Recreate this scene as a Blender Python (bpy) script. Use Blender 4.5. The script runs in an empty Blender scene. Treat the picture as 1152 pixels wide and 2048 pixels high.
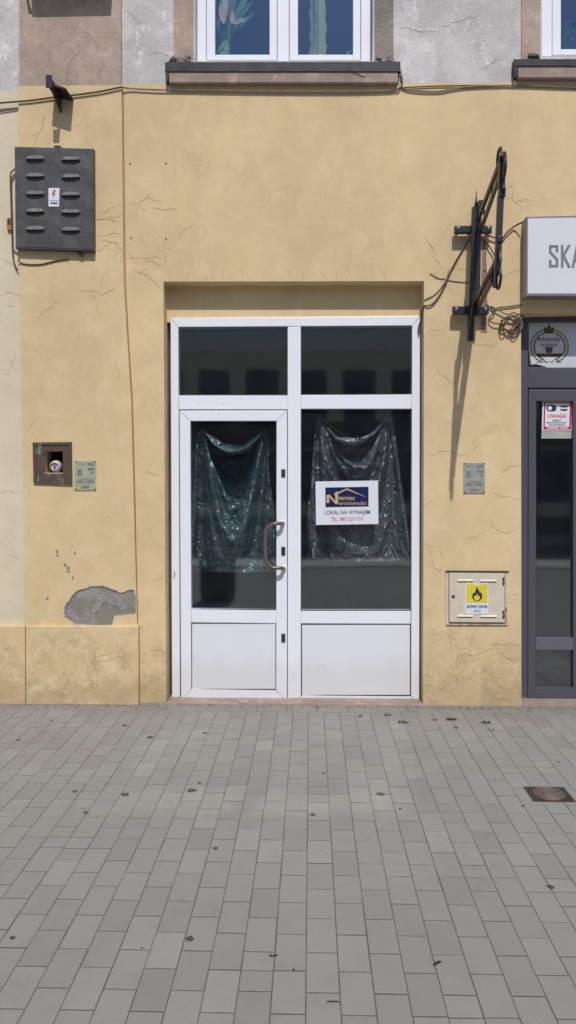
import bpy, bmesh, math, random
from mathutils import Vector, Matrix, noise
from mathutils.geometry import tessellate_polygon
R = math.radians
random.seed(7)
C = bpy.context.scene.collection

# ------------------------------------------------------------------ hanging sheets, draped by a short cloth simulation
SNX, SNY = 56, 72
def drape(W, H, squeeze, pins, seed, arch, u0, frames=60):
    nx, ny = SNX, SNY; vs = []; fs = []
    for j in range(ny+1):
        for i in range(nx+1):
            x = (i/nx-.5)*W; z = -j/ny*H + arch*max(0, math.sin(math.pi*min(1, max(0, (i/nx-u0)/(1-u0)))))*(1-j/ny)**1.5
            y = .012*noise.noise(Vector((x*9+seed, z*7, seed))) + .006*noise.noise(Vector((x*25+seed, z*19, seed))) - .02*math.sin(math.pi*i/nx)*(1-j/ny)
            vs.append((x, y, z))
    for j in range(ny):
        for i in range(nx):
            a = j*(nx+1)+i; fs.append((a, a+1, a+nx+2, a+nx+1))
    me = bpy.data.meshes.new('sheet'); me.from_pydata(vs, [], fs); o = bpy.data.objects.new('sheet', me); C.objects.link(o)
    vg = o.vertex_groups.new(name='pin')
    for (u, v, r) in pins:
        for j in range(ny+1):
            for i in range(nx+1):
                if abs(i/nx-u)*W < r and abs(j/ny-v)*H < r: vg.add([j*(nx+1)+i], 1, 'REPLACE')
    o.shape_key_add(name='Basis'); k = o.shape_key_add(name='gathered')
    for n, v in enumerate(vs): k.data[n].co = (v[0]*squeeze, v[1], v[2])
    k.value = 0; k.keyframe_insert('value', frame=1); k.value = 1; k.keyframe_insert('value', frame=frames//2)
    m = o.modifiers.new('cloth', 'CLOTH'); q = m.settings
    q.quality = 6; q.mass = .15; q.tension_stiffness = 25; q.compression_stiffness = 25; q.shear_stiffness = 12; q.bending_stiffness = .08
    q.vertex_group_mass = 'pin'; q.air_damping = 2; q.tension_damping = 5
    m.collision_settings.use_self_collision = False; m.point_cache.frame_start = 1; m.point_cache.frame_end = frames
    scn = bpy.context.scene
    for f in range(1, frames+1): scn.frame_set(f)
    r = bpy.data.meshes.new_from_object(o.evaluated_get(bpy.context.evaluated_depsgraph_get()))
    co = [tuple(v.co) for v in r.vertices]; scn.frame_set(1)
    act = k.id_data.animation_data.action
    bpy.data.objects.remove(o); bpy.data.meshes.remove(me); bpy.data.meshes.remove(r); bpy.data.actions.remove(act)
    return co
DRAPE = {'g': drape(.74, 1.0, .80, [(.16, 0, .03), (1, 0, .03), (1, .22, .02), (0, .03, .02)], 3.0, .13, .16),
         'b': drape(.71, .97, .81, [(0, 0, .03), (1, 0, .03), (0, .95, .02)], 8.0, .13, 0)}

# ------------------------------------------------------------------ camera
F = 1600.0; W2, H2 = 576.0, 1024.0
CAM = Vector((0, -5.36, 1.5))
YAW = math.atan(45/F); PIT = math.atan(60/F)
fw = Vector((-math.sin(YAW)*math.cos(PIT), math.cos(YAW)*math.cos(PIT), -math.sin(PIT)))
rt = Vector((math.cos(YAW), math.sin(YAW), 0))
up = rt.cross(fw)
cd = bpy.data.cameras.new('camera'); cam = bpy.data.objects.new('camera', cd); C.objects.link(cam)
cam.matrix_world = Matrix(((rt.x, up.x, -fw.x, CAM.x), (rt.y, up.y, -fw.y, CAM.y), (rt.z, up.z, -fw.z, CAM.z), (0, 0, 0, 1)))
cd.sensor_fit = 'VERTICAL'; cd.sensor_height = 36; cd.lens = F/2048*36
cd.clip_end = 600; cd.clip_start = .05
bpy.context.scene.camera = cam

def ray(px, py):
    return rt*(px-W2) - up*(py-H2) + fw*F
def P(px, py, Y=0.0):                 # point of the facade plane y = Y seen at a photo pixel
    d = ray(px, py); return CAM + d*((Y-CAM.y)/d.y)
def G(px, py, z=0.0):                 # point of the ground seen at a photo pixel
    d = ray(px, py); return CAM + d*((z-CAM.z)/d.z)

# ------------------------------------------------------------------ materials
def lin(c):
    return tuple(((v/255)/12.92 if v/255 <= .04045 else ((v/255+.055)/1.055)**2.4) for v in c) + (1,)
class NT:
    def __init__(s, name):
        s.m = bpy.data.materials.new(name); s.m.use_nodes = True
        s.t = s.m.node_tree; s.n = s.t.nodes; s.l = s.t.links
        s.b = s.n['Principled BSDF']; s.out = s.n['Material Output']
        s.co = s.n.new('ShaderNodeTexCoord').outputs['Object']
        s.geo = s.n.new('ShaderNodeNewGeometry')
    def pos(s, sc=(1, 1, 1), loc=(0, 0, 0), rot=(0, 0, 0)):
        m = s.n.new('ShaderNodeMapping'); s.l.new(s.geo.outputs['Position'], m.inputs[0])
        m.inputs['Scale'].default_value = sc; m.inputs['Location'].default_value = loc; m.inputs['Rotation'].default_value = rot
        return m.outputs[0]
    def noise(s, scale, detail=4, rough=.55, vec=None, dist=0):
        n = s.n.new('ShaderNodeTexNoise'); n.inputs['Scale'].default_value = scale
        n.inputs['Detail'].default_value = detail; n.inputs['Roughness'].default_value = rough
        n.inputs['Distortion'].default_value = dist
        s.l.new(vec or s.pos(), n.inputs['Vector']); return n.outputs['Fac']
    def ramp(s, fac, a, b, c0=(0, 0, 0, 1), c1=(1, 1, 1, 1)):
        r = s.n.new('ShaderNodeValToRGB'); r.color_ramp.elements[0].position = a; r.color_ramp.elements[1].position = b
        r.color_ramp.elements[0].color = c0; r.color_ramp.elements[1].color = c1
        s.l.new(fac, r.inputs[0]); return r.outputs[0]
    def mix(s, fac, a, b, mode='MIX'):
        m = s.n.new('ShaderNodeMix'); m.data_type = 'RGBA'; m.blend_type = mode
        for v, i in ((fac, 0), (a, 6), (b, 7)):
            if isinstance(v, (int, float)): m.inputs[i].default_value = v
            elif isinstance(v, tuple): m.inputs[i].default_value = v
            else: s.l.new(v, m.inputs[i])
        return m.outputs[2]
    def math(s, op, a, b=0.0):
        m = s.n.new('ShaderNodeMath'); m.operation = op
        for i, v in enumerate((a, b)):
            if isinstance(v, (int, float)): m.inputs[i].default_value = v
            else: s.l.new(v, m.inputs[i])
        return m.outputs[0]
    def bump(s, h, strength=.3, dist=.005, prev=None):
        b = s.n.new('ShaderNodeBump'); b.inputs['Strength'].default_value = strength; b.inputs['Distance'].default_value = dist
        s.l.new(h, b.inputs['Height'])
        if prev is not None: s.l.new(prev, b.inputs['Normal'])
        return b.outputs[0]
    def set(s, col=None, rough=.6, metal=0, spec=.5, nrm=None):
        if col is not None:
            if isinstance(col, tuple): s.b.inputs['Base Color'].default_value = col
            else: s.l.new(col, s.b.inputs['Base Color'])
        if isinstance(rough, (int, float)): s.b.inputs['Roughness'].default_value = rough
        else: s.l.new(rough, s.b.inputs['Roughness'])
        s.b.inputs['Metallic'].default_value = metal
        s.b.inputs['Specular IOR Level'].default_value = spec
        if nrm is not None: s.l.new(nrm, s.b.inputs['Normal'])
        return s.m

def zcoord(s):
    x = s.n.new('ShaderNodeSeparateXYZ'); s.l.new(s.geo.outputs['Position'], x.inputs[0]); return x.outputs

def plaster(name, base, dark, light, dirt=True, rough_bump=.25, mott=.5, coarse=0.0):
    s = NT(name)
    n1 = s.noise(1.1, 6, .6); n2 = s.noise(7, 6, .65, dist=.4); n3 = s.noise(90, 3, .6)
    c = s.mix(s.ramp(n1, .35, .7), base, dark)
    c = s.mix(s.math('MULTIPLY', s.ramp(n2, .5, .75), mott), c, light)
    n5 = s.noise(2.6, 8, .7, s.pos((1, 1, .45), (3, 1, 9)), 1.2)
    c = s.mix(s.math('MULTIPLY', s.ramp(n5, .48, .75), .6 if coarse else .35), c, tuple(v*.78 for v in dark[:3])+(1,))
    c = s.mix(s.math('MULTIPLY', s.ramp(n3, .35, .7), .10), c, tuple(v*.7 for v in base[:3])+(1,))
    if dirt:
        z = zcoord(s)[2]
        zz = s.math('ADD', z, s.math('MULTIPLY', s.noise(3.5, 6, .7), -.75))
        low = s.ramp(zz, -.42, .12, (1, 1, 1, 1), (0, 0, 0, 1))
        blot = s.ramp(s.noise(7, 9, .8, dist=.15), .45, .6)
        c = s.mix(s.math('MULTIPLY', s.math('MULTIPLY', low, blot), .42), c, lin((160, 140, 110)))
        pale = s.ramp(s.noise(6, 7, .7, s.pos((1, 1, 1), (5, 2, 3))), .55, .68)
        foot = s.ramp(s.math('ADD', z, s.math('MULTIPLY', s.noise(14, 8, .8), -.22)), -.16, .10, (1, 1, 1, 1), (0, 0, 0, 1))
        c = s.mix(s.math('MULTIPLY', foot, .28), c, lin((140, 122, 98)))
        low2 = s.ramp(zz, -.5, -.2, (1, 1, 1, 1), (0, 0, 0, 1))
        c = s.mix(s.math('MULTIPLY', s.math('MULTIPLY', low2, pale), .6), c, lin((230, 218, 184)))
    h = s.math('ADD', s.math('MULTIPLY', n3, .25), s.math('MULTIPLY', n2, 1.0))
    nb = s.bump(h, rough_bump, .012)
    nb = s.bump(s.noise(1.8, 3), .35, .03, nb)
    if dirt:
        v = s.n.new('ShaderNodeTexVoronoi'); v.feature = 'DISTANCE_TO_EDGE'; v.inputs['Scale'].default_value = 3.1; v.inputs['Randomness'].default_value = 1
        vv = s.n.new('ShaderNodeVectorMath'); vv.operation = 'ADD'; nn = s.n.new('ShaderNodeTexNoise'); nn.inputs['Scale'].default_value = 5; nn.inputs['Detail'].default_value = 7; nn.inputs['Roughness'].default_value = .7
        sc3 = s.n.new('ShaderNodeVectorMath'); sc3.operation = 'SCALE'; sc3.inputs['Scale'].default_value = .22
        s.l.new(s.pos(), nn.inputs['Vector']); s.l.new(nn.outputs['Color'], sc3.inputs[0]); s.l.new(s.pos(), vv.inputs[0]); s.l.new(sc3.outputs[0], vv.inputs[1]); s.l.new(vv.outputs[0], v.inputs['Vector'])
        line = s.ramp(v.outputs['Distance'], .0, .011, (1, 1, 1, 1), (0, 0, 0, 1))
        msk = s.ramp(s.noise(1.7, 3, .6, s.pos((1, 1, 1), (7, 7, 2))), .5, .62)
        c = s.mix(s.math('MULTIPLY', s.math('MULTIPLY', line, msk), .38), c, tuple(v_*.52 for v_ in base[:3])+(1,))
    if coarse:
        b1 = s.ramp(s.noise(3.2, 9, .78, s.pos((1, 1, .8), (2, 2, 5))), .43, .58)
        c = s.mix(s.math('MULTIPLY', b1, .8), c, tuple(v_*.66 for v_ in base[:3])+(1,))
        b2 = s.ramp(s.noise(5.5, 9, .8, s.pos((1, 1, .6), (9, 2, 1))), .56, .62)
        c = s.mix(s.math('MULTIPLY', b2, .6), c, tuple(min(.92, v_*1.3) for v_ in base[:3])+(1,))
        nb = s.bump(s.noise(45, 6, .8), coarse, .012, nb)
    return s.set(c, .88, 0, .2, nb)

M = {}
M['yellow'] = plaster('yellow_plaster', lin((227, 203, 162)), lin((208, 184, 146)), lin((237, 216, 180)))
M['cream'] = plaster('cream_plaster', lin((222, 210, 186)), lin((211, 199, 175)), lin((230, 219, 198)))
M['grey'] = plaster('grey_stucco', lin((224, 221, 222)), lin((190, 184, 184)), lin((238, 236, 238)), False, .5, .8, .3)
M['greyrough'] = plaster('grey_roughcast', lin((170, 160, 157)), lin((150, 140, 138)), lin((186, 178, 176)), False, .8, .6, .9)
M['brown'] = plaster('brown_stucco', lin((196, 175, 163)), lin((174, 154, 143)), lin((212, 196, 186)), False, .5, .7, .35)
M['mortar'] = plaster('bare_mortar', lin((158, 155, 145)), lin((138, 137, 130)), lin((182, 180, 180)), False, .9, .8, .6)
M['mortar2'] = plaster('bare_mortar_pale', lin((176, 172, 174)), lin((160, 156, 158)), lin((196, 193, 196)), False, 1, .8, .8)
M['sill'] = plaster('sill_concrete', lin((182, 164, 154)), lin((150, 133, 124)), lin((203, 190, 180)), False, .5, .8, .4)
M['threshold'] = plaster('threshold_concrete', lin((178, 160, 150)), lin((150, 134, 124)), lin((196, 184, 174)), False, .5, .8, .4)
M['earth'] = plaster('joint_sand', lin((116, 113, 109)), lin((100, 97, 93)), lin((126, 122, 117)), False, .6, .6, .6)

def simple(name, col, rough=.5, metal=0, spec=.5, var=.12, nscale=14, bump=.0, bs=60):
    s = NT(name); n = s.noise(nscale, 5, .65)
    c = lin(col)
    cc = s.mix(s.ramp(n, .3, .75), c, tuple(v*(1-var*2.2) for v in c[:3])+(1,))
    nb = s.bump(s.noise(bs, 4, .6), bump, .003) if bump else None
    return s.set(cc, rough, metal, spec, nb)
M['pvc'] = simple('white_pvc', (238, 241, 252), .32, 0, .5, .03, 3)
def pvcdirt(name, col, amt):
    s = NT(name); z = zcoord(s)[2]; n = s.noise(6, 8, .75, s.pos((1, 1, .6))); c = lin(col)
    c1 = s.mix(s.math('MULTIPLY', s.ramp(s.noise(2.5, 5, .6), .35, .8), .07), c, lin((190, 190, 186)))
    low = s.ramp(s.math('ADD', z, s.math('MULTIPLY', n, -.35)), -.2, .16, (1, 1, 1, 1), (0, 0, 0, 1))
    c1 = s.mix(s.math('MULTIPLY', low, .38*amt), c1, lin((176, 166, 148)))
    sp = s.ramp(s.noise(34, 5, .7, s.pos((1, 1, 1.3), (3, 3, 3))), .70, .76)
    c1 = s.mix(s.math('MULTIPLY', sp, .22*amt), c1, lin((150, 148, 146)))
    return s.set(c1, .34, 0, .5)
M['pvc'] = pvcdirt('white_pvc_weathered', (238, 241, 252), .5)
M['pvc2'] = pvcdirt('white_pvc_panel', (228, 232, 240), .55)
M['gasket'] = simple('dark_gasket', (58, 66, 76), .6)
M['seam'] = simple('pvc_seam', (176, 176, 182), .6)
M['anth'] = simple('anthracite_aluminium', (84, 84, 96), .42, .0, .5, .06, 4)
M['anthl'] = simple('anthracite_light', (104, 104, 116), .42, .0, .5, .06, 4)
M['black'] = simple('black_powder_paint', (38, 38, 44), .38, 0, .6, .2, 30, .2)
M['blackb'] = simple('worn_brown_paint', (84, 72, 58), .45, .2, .6, .35, 26, .3)
M['flash'] = simple('zinc_flashing', (62, 60, 66), .5, .3, .5, .3, 12)
M['steel'] = simple('galvanised_steel', (190, 192, 198), .3, .8)
M['bronze'] = simple('brown_anodised', (128, 106, 102), .33, .35, .6, .1, 18)
M['lock'] = simple('dark_lock', (70, 68, 74), .4, .4)
M['cable'] = simple('old_cable', (96, 78, 62), .6, 0, .4, .3)
M['cabled'] = simple('dark_cable', (74, 62, 54), .6, 0, .4, .3)
M['cableg'] = simple('grey_cable', (150, 140, 128), .6, 0, .4, .3)
M['white'] = simple('white_print', (226, 230, 242), .45, 0, .4, .02)
M['red'] = simple('red_print', (206, 36, 62), .5, 0, .4, .04)
M['pinkred'] = simple('pale_red_print', (214, 60, 84), .5, 0, .4, .04)
M['navy'] = simple('navy_print', (22, 38, 82), .4, 0, .4, .05)
M['teal'] = simple('dark_teal_print', (22, 48, 78), .5, 0, .4, .04)
M['inkd'] = simple('dark_ink', (42, 52, 66), .5)
M['tan'] = simple('tan_print', (206, 178, 138), .5, 0, .4, .05)
M['gold'] = simple('gold_print', (176, 148, 62), .35, .35, .5, .4, 90)
M['goldd'] = simple('dark_gold_print', (120, 98, 48), .4, .3, .5, .4, 90)
M['yel'] = simple('yellow_print', (230, 214, 62), .5, 0, .4, .08, 30)
M['paper'] = simple('window_film', (206, 210, 222), .6, 0, .3, .04)
M['greyfilm'] = simple('grey_label', (176, 184, 182), .6)
M['lbox'] = simple('acrylic_sign_face', (224, 227, 236), .3, 0, .5, .03, 1.5)
M['lboxe'] = simple('aluminium_edge', (150, 144, 146), .4, .3)
M['ltext'] = simple('grey_letters', (128, 130, 142), .5)
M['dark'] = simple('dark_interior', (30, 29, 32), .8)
M['darkfloor'] = simple('dark_floor', (60, 57, 55), .5)
M['plate'] = simple('grey_plate', (170, 172, 164), .45, .1, .5, .12, 30)
M['plateg'] = simple('green_plate', (184, 190, 158), .45, .1, .5, .12, 30)
M['platetext'] = simple('plate_print', (132, 134, 140), .6)
M['gasbox'] = simple('cream_enamel', (218, 208, 190), .5, 0, .5, .07, 20, .1)
M['iron'] = simple('cast_iron', (84, 74, 72), .6, .3, .5, .3, 60, .5)
M['ironl'] = simple('worn_cast_iron', (142, 128, 122), .55, .3, .5, .3, 60, .5)
M['spot'] = simple('old_gum', (88, 86, 83), .8, 0, .3, .25, 60)
M['plinthline'] = simple('plinth_lip', (226, 204, 166), .8)
M['asphalt'] = simple('asphalt', (72, 72, 74), .85, 0, .3, .15, 40, .5)
M['kerb'] = simple('kerb_concrete', (170, 166, 160), .8, 0, .3, .1)
M['opp'] = simple('opposite_plaster', (236, 222, 192), .85, 0, .2, .06, 2)
M['oppl'] = simple('opposite_frieze', (246, 242, 232), .85, 0, .2, .06, 2)
M['roof'] = simple('roof_tin', (110, 90, 84), .6)
M['pot'] = simple('plum_pot', (120, 84, 100), .4)
M['leafa'] = simple('leaf_green', (58, 128, 66), .45, 0, .5, .25, 40)
M['leafp'] = simple('leaf_pink', (206, 176, 160), .45, 0, .5, .15, 40)
M['cactus'] = simple('cactus_green', (190, 206, 150), .5, 0, .4, .2, 50)
M['weed'] = simple('weed_green', (96, 104, 58), .7, 0, .3, .4, 60)
M['brownpot'] = simple('terracotta', (140, 104, 92), .7)
M['bin'] = simple('dark_plastic_planter', (44, 40, 36), .5)
M['ceramic'] = simple('white_ceramic', (206, 200, 202), .35, 0, .5, .1)
M['crack'] = simple('plaster_crack', (184, 160, 124), .9, 0, .1, .3, 30)
M['crackg'] = simple('grey_crack', (176, 169, 166), .9, 0, .1, .3, 30)
M['hole'] = simple('drill_hole', (84, 74, 68), .9)
M['redstrap'] = simple('faded_red_paint', (186, 146, 132), .8, 0, .2, .35, 60, .6)

def rust():
    s = NT('rusty_painted_iron')
    n = s.noise(26, 7, .75, dist=.6); n2 = s.noise(60, 5, .7)
    c = s.mix(s.ramp(n, .42, .52), lin((84, 76, 76)), lin((98, 78, 68)))
    c = s.mix(s.ramp(s.noise(19, 6, .7, s.pos((1, 1, .5), (8, 3, 1))), .58, .63), c, lin((128, 142, 126)))
    c = s.mix(s.ramp(n2, .62, .7), c, lin((58, 52, 50)))
    return s.set(c, .7, .2, .4, s.bump(n, .6, .004))
M['rust'] = rust()
def louver():
    s = NT('weathered_black_paint')
    n = s.noise(18, 7, .75, dist=.5)
    st = s.noise(30, 6, .7, s.pos((1, 1, .12)))
    c = s.mix(s.ramp(n, .35, .75), lin((68, 68, 71)), lin((90, 89, 90)))
    c = s.mix(s.math('MULTIPLY', s.ramp(st, .6, .75), .5), c, lin((170, 168, 166)))
    c = s.mix(s.ramp(s.noise(13, 8, .8, s.pos((1, 1, 1), (4, 4, 4))), .66, .70), c, lin((160, 158, 156)))
    c = s.mix(s.math('MULTIPLY', s.ramp(s.noise(9, 8, .8, s.pos((1, 1, .35), (1, 6, 2))), .6, .68), .6), c, lin((96, 76, 64)))
    nb = s.bump(s.noise(5, 2, .5), .6, .03)
    return s.set(c, .5, .1, .5, s.bump(n, .3, .004, nb))
M['louver'] = louver()
def chalk():
    s = NT('chalky_louver_lip'); n = s.noise(120, 6, .8)
    return s.set(s.mix(s.ramp(n, .48, .68), lin((84, 84, 90)), lin((168, 168, 168))), .7)
M['chalk'] = chalk()
def gasrust():
    s = NT('rust_edge'); n = s.noise(40, 6, .75)
    return s.set(s.mix(s.ramp(n, .45, .6), lin((212, 200, 178)), lin((150, 104, 70))), .7)
M['gasrust'] = gasrust()
def paver():
    s = NT('concrete_paver')
    at = s.n.new('ShaderNodeAttribute'); at.attribute_name = 'tone'; at.attribute_type = 'GEOMETRY'
    n = s.noise(2.2, 5, .6); g = s.noise(220, 3, .7); g2 = s.noise(500, 2, .6)
    c = s.mix(at.outputs['Fac'], lin((139, 138, 135)), lin((155, 154, 150)))
    y = zcoord(s)[1]
    c = s.mix(s.math('MULTIPLY', s.ramp(n, .45, .75), .2), c, lin((138, 132, 128)))
    c = s.mix(s.math('MULTIPLY', s.ramp(s.noise(9, 7, .75, dist=.8), .52, .72), .3), c, lin((120, 116, 112)))
    yy = s.math('ADD', y, s.math('MULTIPLY', s.noise(5, 7, .75, s.pos((1, 1, 1), (2, 9, 0))), .9))
    oil = s.ramp(s.noise(2.7, 7, .7, s.pos((1, .8, 1), (6, 3, 0)), .5), .60, .72)
    c = s.mix(s.math('MULTIPLY', oil, .22), c, lin((104, 100, 96)))
    c = s.mix(s.math('MULTIPLY', s.ramp(yy, .1, .6), .45), c, lin((112, 100, 84)))
    c = s.mix(s.math('MULTIPLY', s.ramp(yy, -2.2, .2), .12), c, lin((150, 136, 126)))
    c = s.mix(s.math('MULTIPLY', s.ramp(s.noise(.9, 6, .7, s.pos((1, 1, 1), (4, 1, 0))), .48, .68), .25), c, lin((122, 120, 120)))
    c = s.mix(s.math('MULTIPLY', s.ramp(g, .5, .78), .35), c, lin((105, 103, 100)))
    c = s.mix(s.math('MULTIPLY', s.ramp(g2, .62, .75), .35), c, lin((198, 196, 190)))
    return s.set(c, .85, 0, .3, s.bump(s.math('ADD', g, g2), .35, .003))
M['paver'] = paver()

def glass(name, base=.075, tint=(.93, .95, .95, 1), wav=.02, gtint=(.93, .96, 1, 1)):
    s = NT(name); s.n.remove(s.b)
    tr = s.n.new('ShaderNodeBsdfTransparent'); tr.inputs[0].default_value = tint
    gl = s.n.new('ShaderNodeBsdfGlossy'); gl.inputs['Roughness'].default_value = 0.04; gl.inputs['Color'].default_value = gtint
    lw = s.n.new('ShaderNodeLayerWeight'); lw.inputs[0].default_value = .5
    p5 = s.math('POWER', lw.outputs['Facing'], 4.0)
    fac = s.math('MINIMUM', s.math('ADD', s.math('MULTIPLY', p5, .8), base), 1.0)
    nb = s.bump(s.noise(1.3, 2), wav, .05); s.l.new(nb, gl.inputs['Normal'])
    mx = s.n.new('ShaderNodeMixShader'); s.l.new(fac, mx.inputs[0]); s.l.new(tr.outputs[0], mx.inputs[1]); s.l.new(gl.outputs[0], mx.inputs[2])
    df = s.n.new('ShaderNodeBsdfDiffuse'); df.inputs[0].default_value = lin((200, 205, 225))      # bluish dust veil that also paints haze over the too dark panes
    m2 = s.n.new('ShaderNodeMixShader'); s.l.new(s.math('ADD', s.math('MULTIPLY', s.ramp(s.noise(3, 6, .7), .3, .8), .010), .005), m2.inputs[0])
    s.l.new(mx.outputs[0], m2.inputs[1]); s.l.new(df.outputs[0], m2.inputs[2])
    s.l.new(m2.outputs[0], s.out.inputs[0]); return s.m
M['glass'] = glass('window_glass', .11)
M['glassu'] = glass('upper_window_glass', .135, gtint=(.36, .60, 1, 1))  # reflection colour tinted blue to imitate a deeper sky

def plastic(name, col, seed):
    s = NT(name)
    n = s.noise(13, 5, .6, s.pos((1.3, 1, .8), (seed, 0, 0)), 1.5); n2 = s.noise(45, 3, .5, s.pos((1, 1, 1.6), (seed, 4, 0)), .8)
    rg = s.math('ABSOLUTE', s.math('SUBTRACT', s.noise(8, .6, .5, s.pos((1.5, 1, .9), (seed, 6, 2), (0, .5, 0)), 1.8), .5))
    rg2 = s.math('ABSOLUTE', s.math('SUBTRACT', s.noise(20, .8, .5, s.pos((.9, 1, 1.5), (seed, 1, 5), (0, -.6, 0)), 1.5), .5))
    nb = s.bump(rg, 1.0, .055); nb = s.bump(rg2, .4, .008, nb)
    return s.set(col, .29, 0, 1.0, nb)
M['bag'] = plastic('black_bin_liner', lin((98, 101, 108)), 1)
M['bagg'] = plastic('green_black_bin_liner', lin((66, 92, 96)), 6)

# ------------------------------------------------------------------ mesh helpers
def finish(o, label=None, cat=None, group=None, kind=None):
    if label: o['label'] = label
    if cat: o['category'] = cat
    if group: o['group'] = group
    if kind: o['kind'] = kind
    return o
def empty(name, loc, label, cat, group=None):
    o = bpy.data.objects.new(name, None); o.location = loc; C.objects.link(o); o.empty_display_size = .1
    return finish(o, label, cat, group)
class MB:
    """collects geometry for one mesh object"""
    def __init__(s): s.v = []; s.f = []; s.mi = []; s.cur = 0; s.sm = []
    def add(s, vs, fs, smooth=False):
        b = len(s.v); s.v += [Vector(v) for v in vs]
        for f in fs: s.f.append([b+i for i in f]); s.mi.append(s.cur); s.sm.append(smooth)
        return s
    def slot(s, i): s.cur = i; return s
    def prism(s, pts, depth):       # pts: Vector loop (front), extruded by vector depth
        n = len(pts); d = Vector(depth)
        vs = list(pts) + [p+d for p in pts]
        fs = [list(range(n)), list(range(2*n-1, n-1, -1))] + [[i, i+n, (i+1) % n+n, (i+1) % n] for i in range(n)]
        return s.add(vs, fs)
    def box(s, lo, hi, bev=0.0):
        bm = bmesh.new(); bmesh.ops.create_cube(bm, size=1)
        lo = Vector(lo); hi = Vector(hi)
        for v in bm.verts: v.co = Vector([(lo[i]+hi[i])/2 + v.co[i]*(hi[i]-lo[i]) for i in range(3)])
        if bev: bmesh.ops.bevel(bm, geom=bm.edges[:], offset=bev, segments=2, affect='EDGES', profile=.5)
        return s.frombm(bm)
    def quadbar(s, q, yf, yb, bev=.003):   # q = four photo pixels (tl,tr,br,bl) on the front plane yf, extruded back to yb
        pts = [P(a, b, yf) for a, b in q]
        bm = bmesh.new()
        f = [bm.verts.new(p) for p in pts]; g = [bm.verts.new((p.x, yb, p.z)) for p in pts]
        bm.faces.new(f); bm.faces.new(g[::-1])
        for i in range(4): bm.faces.new((f[i], g[i], g[(i+1) % 4], f[(i+1) % 4]))
        bmesh.ops.recalc_face_normals(bm, faces=bm.faces[:])
        if bev:
            ed = [e for e in bm.edges if all(v in f for v in e.verts)] 
            bmesh.ops.bevel(bm, geom=ed, offset=bev, segments=2, affect='EDGES', profile=.5)
        return s.frombm(bm)
    def frombm(s, bm, smooth=False):
        bm.verts.ensure_lookup_table(); bm.verts.index_update()
        s.add([v.co.copy() for v in bm.verts], [[v.index for v in f.verts] for f in bm.faces], smooth); bm.free(); return s
    def tube(s, pts, r, n=8, cap=True):
        pts = [Vector(p) for p in pts]; b = len(s.v); k = len(pts)
        rr = r if isinstance(r, (list, tuple)) else [r]*k
        prev = None
        for i, p in enumerate(pts):
            t = (pts[min(i+1, k-1)] - pts[max(i-1, 0)]).normalized()
            if prev is None:
                a = Vector((0, 0, 1)) if abs(t.z) < .9 else Vector((1, 0, 0)); u = t.cross(a).normalized()
            else:
                u = prev - t*prev.dot(t); u.normalize()
            prev = u; w = t.cross(u)
            for j in range(n):
                an = 2*math.pi*j/n; s.v.append(p + (u*math.cos(an) + w*math.sin(an))*rr[i])
        for i in range(k-1):
            for j in range(n):
                s.f.append([b+i*n+j, b+i*n+(j+1) % n, b+(i+1)*n+(j+1) % n, b+(i+1)*n+j]); s.mi.append(s.cur); s.sm.append(True)
        if cap:
            s.f.append([b+j for j in range(n)][::-1]); s.mi.append(s.cur); s.sm.append(False)
            s.f.append([b+(k-1)*n+j for j in range(n)]); s.mi.append(s.cur); s.sm.append(False)
        return s
    def bar(s, a, b_, w, h, side=None):   # flat bar of section w (along side) x h between two points
        a = Vector(a); b_ = Vector(b_); t = (b_-a).normalized()
        sd = Vector(side) if side is not None else Vector((1, 0, 0))
        sd = (sd - t*sd.dot(t)).normalized(); n = t.cross(sd)
        vs = []
        for p in (a, b_):
            for i, j in ((-1, -1), (1, -1), (1, 1), (-1, 1)): vs.append(p + sd*w/2*i + n*h/2*j)
        return s.add(vs, [[0, 1, 2, 3][::-1], [4, 5, 6, 7], [0, 1, 5, 4], [1, 2, 6, 5], [2, 3, 7, 6], [3, 0, 4, 7]])
    def lathe(s, prof, c, n=24, axis='Z'):
        b = len(s.v); c = Vector(c)
        for (r, z) in prof:
            for j in range(n):
                a = 2*math.pi*j/n
                if axis == 'Z': s.v.append(c + Vector((r*math.cos(a), r*math.sin(a), z)))
                else: s.v.append(c + Vector((r*math.cos(a), z, r*math.sin(a))))
        for i in range(len(prof)-1):
            for j in range(n):
                s.f.append([b+i*n+j, b+i*n+(j+1) % n, b+(i+1)*n+(j+1) % n, b+(i+1)*n+j]); s.mi.append(s.cur); s.sm.append(True)
        return s
    def ribbon(s, pts, w, nrm=Vector((0, -1, 0))):
        k = len(pts); b = len(s.v); pts = [Vector(p) for p in pts]
        for i, p in enumerate(pts):
            t = (pts[min(i+1, k-1)] - pts[max(i-1, 0)]).normalized(); sd = t.cross(nrm)
            ww = w*(.35 + .65*math.sin(math.pi*min(max(i/(k-1), .04), .96)))*random.uniform(.6, 1.3)
            s.v += [p+sd*ww/2, p-sd*ww/2]
        for i in range(k-1): s.f.append([b+2*i, b+2*i+1, b+2*i+3, b+2*i+2]); s.mi.append(s.cur); s.sm.append(False)
        return s
    def poly(s, loops):
        tris = tessellate_polygon(loops); vs = [v for l in loops for v in l]
        return s.add(vs, [list(t) for t in tris])
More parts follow.
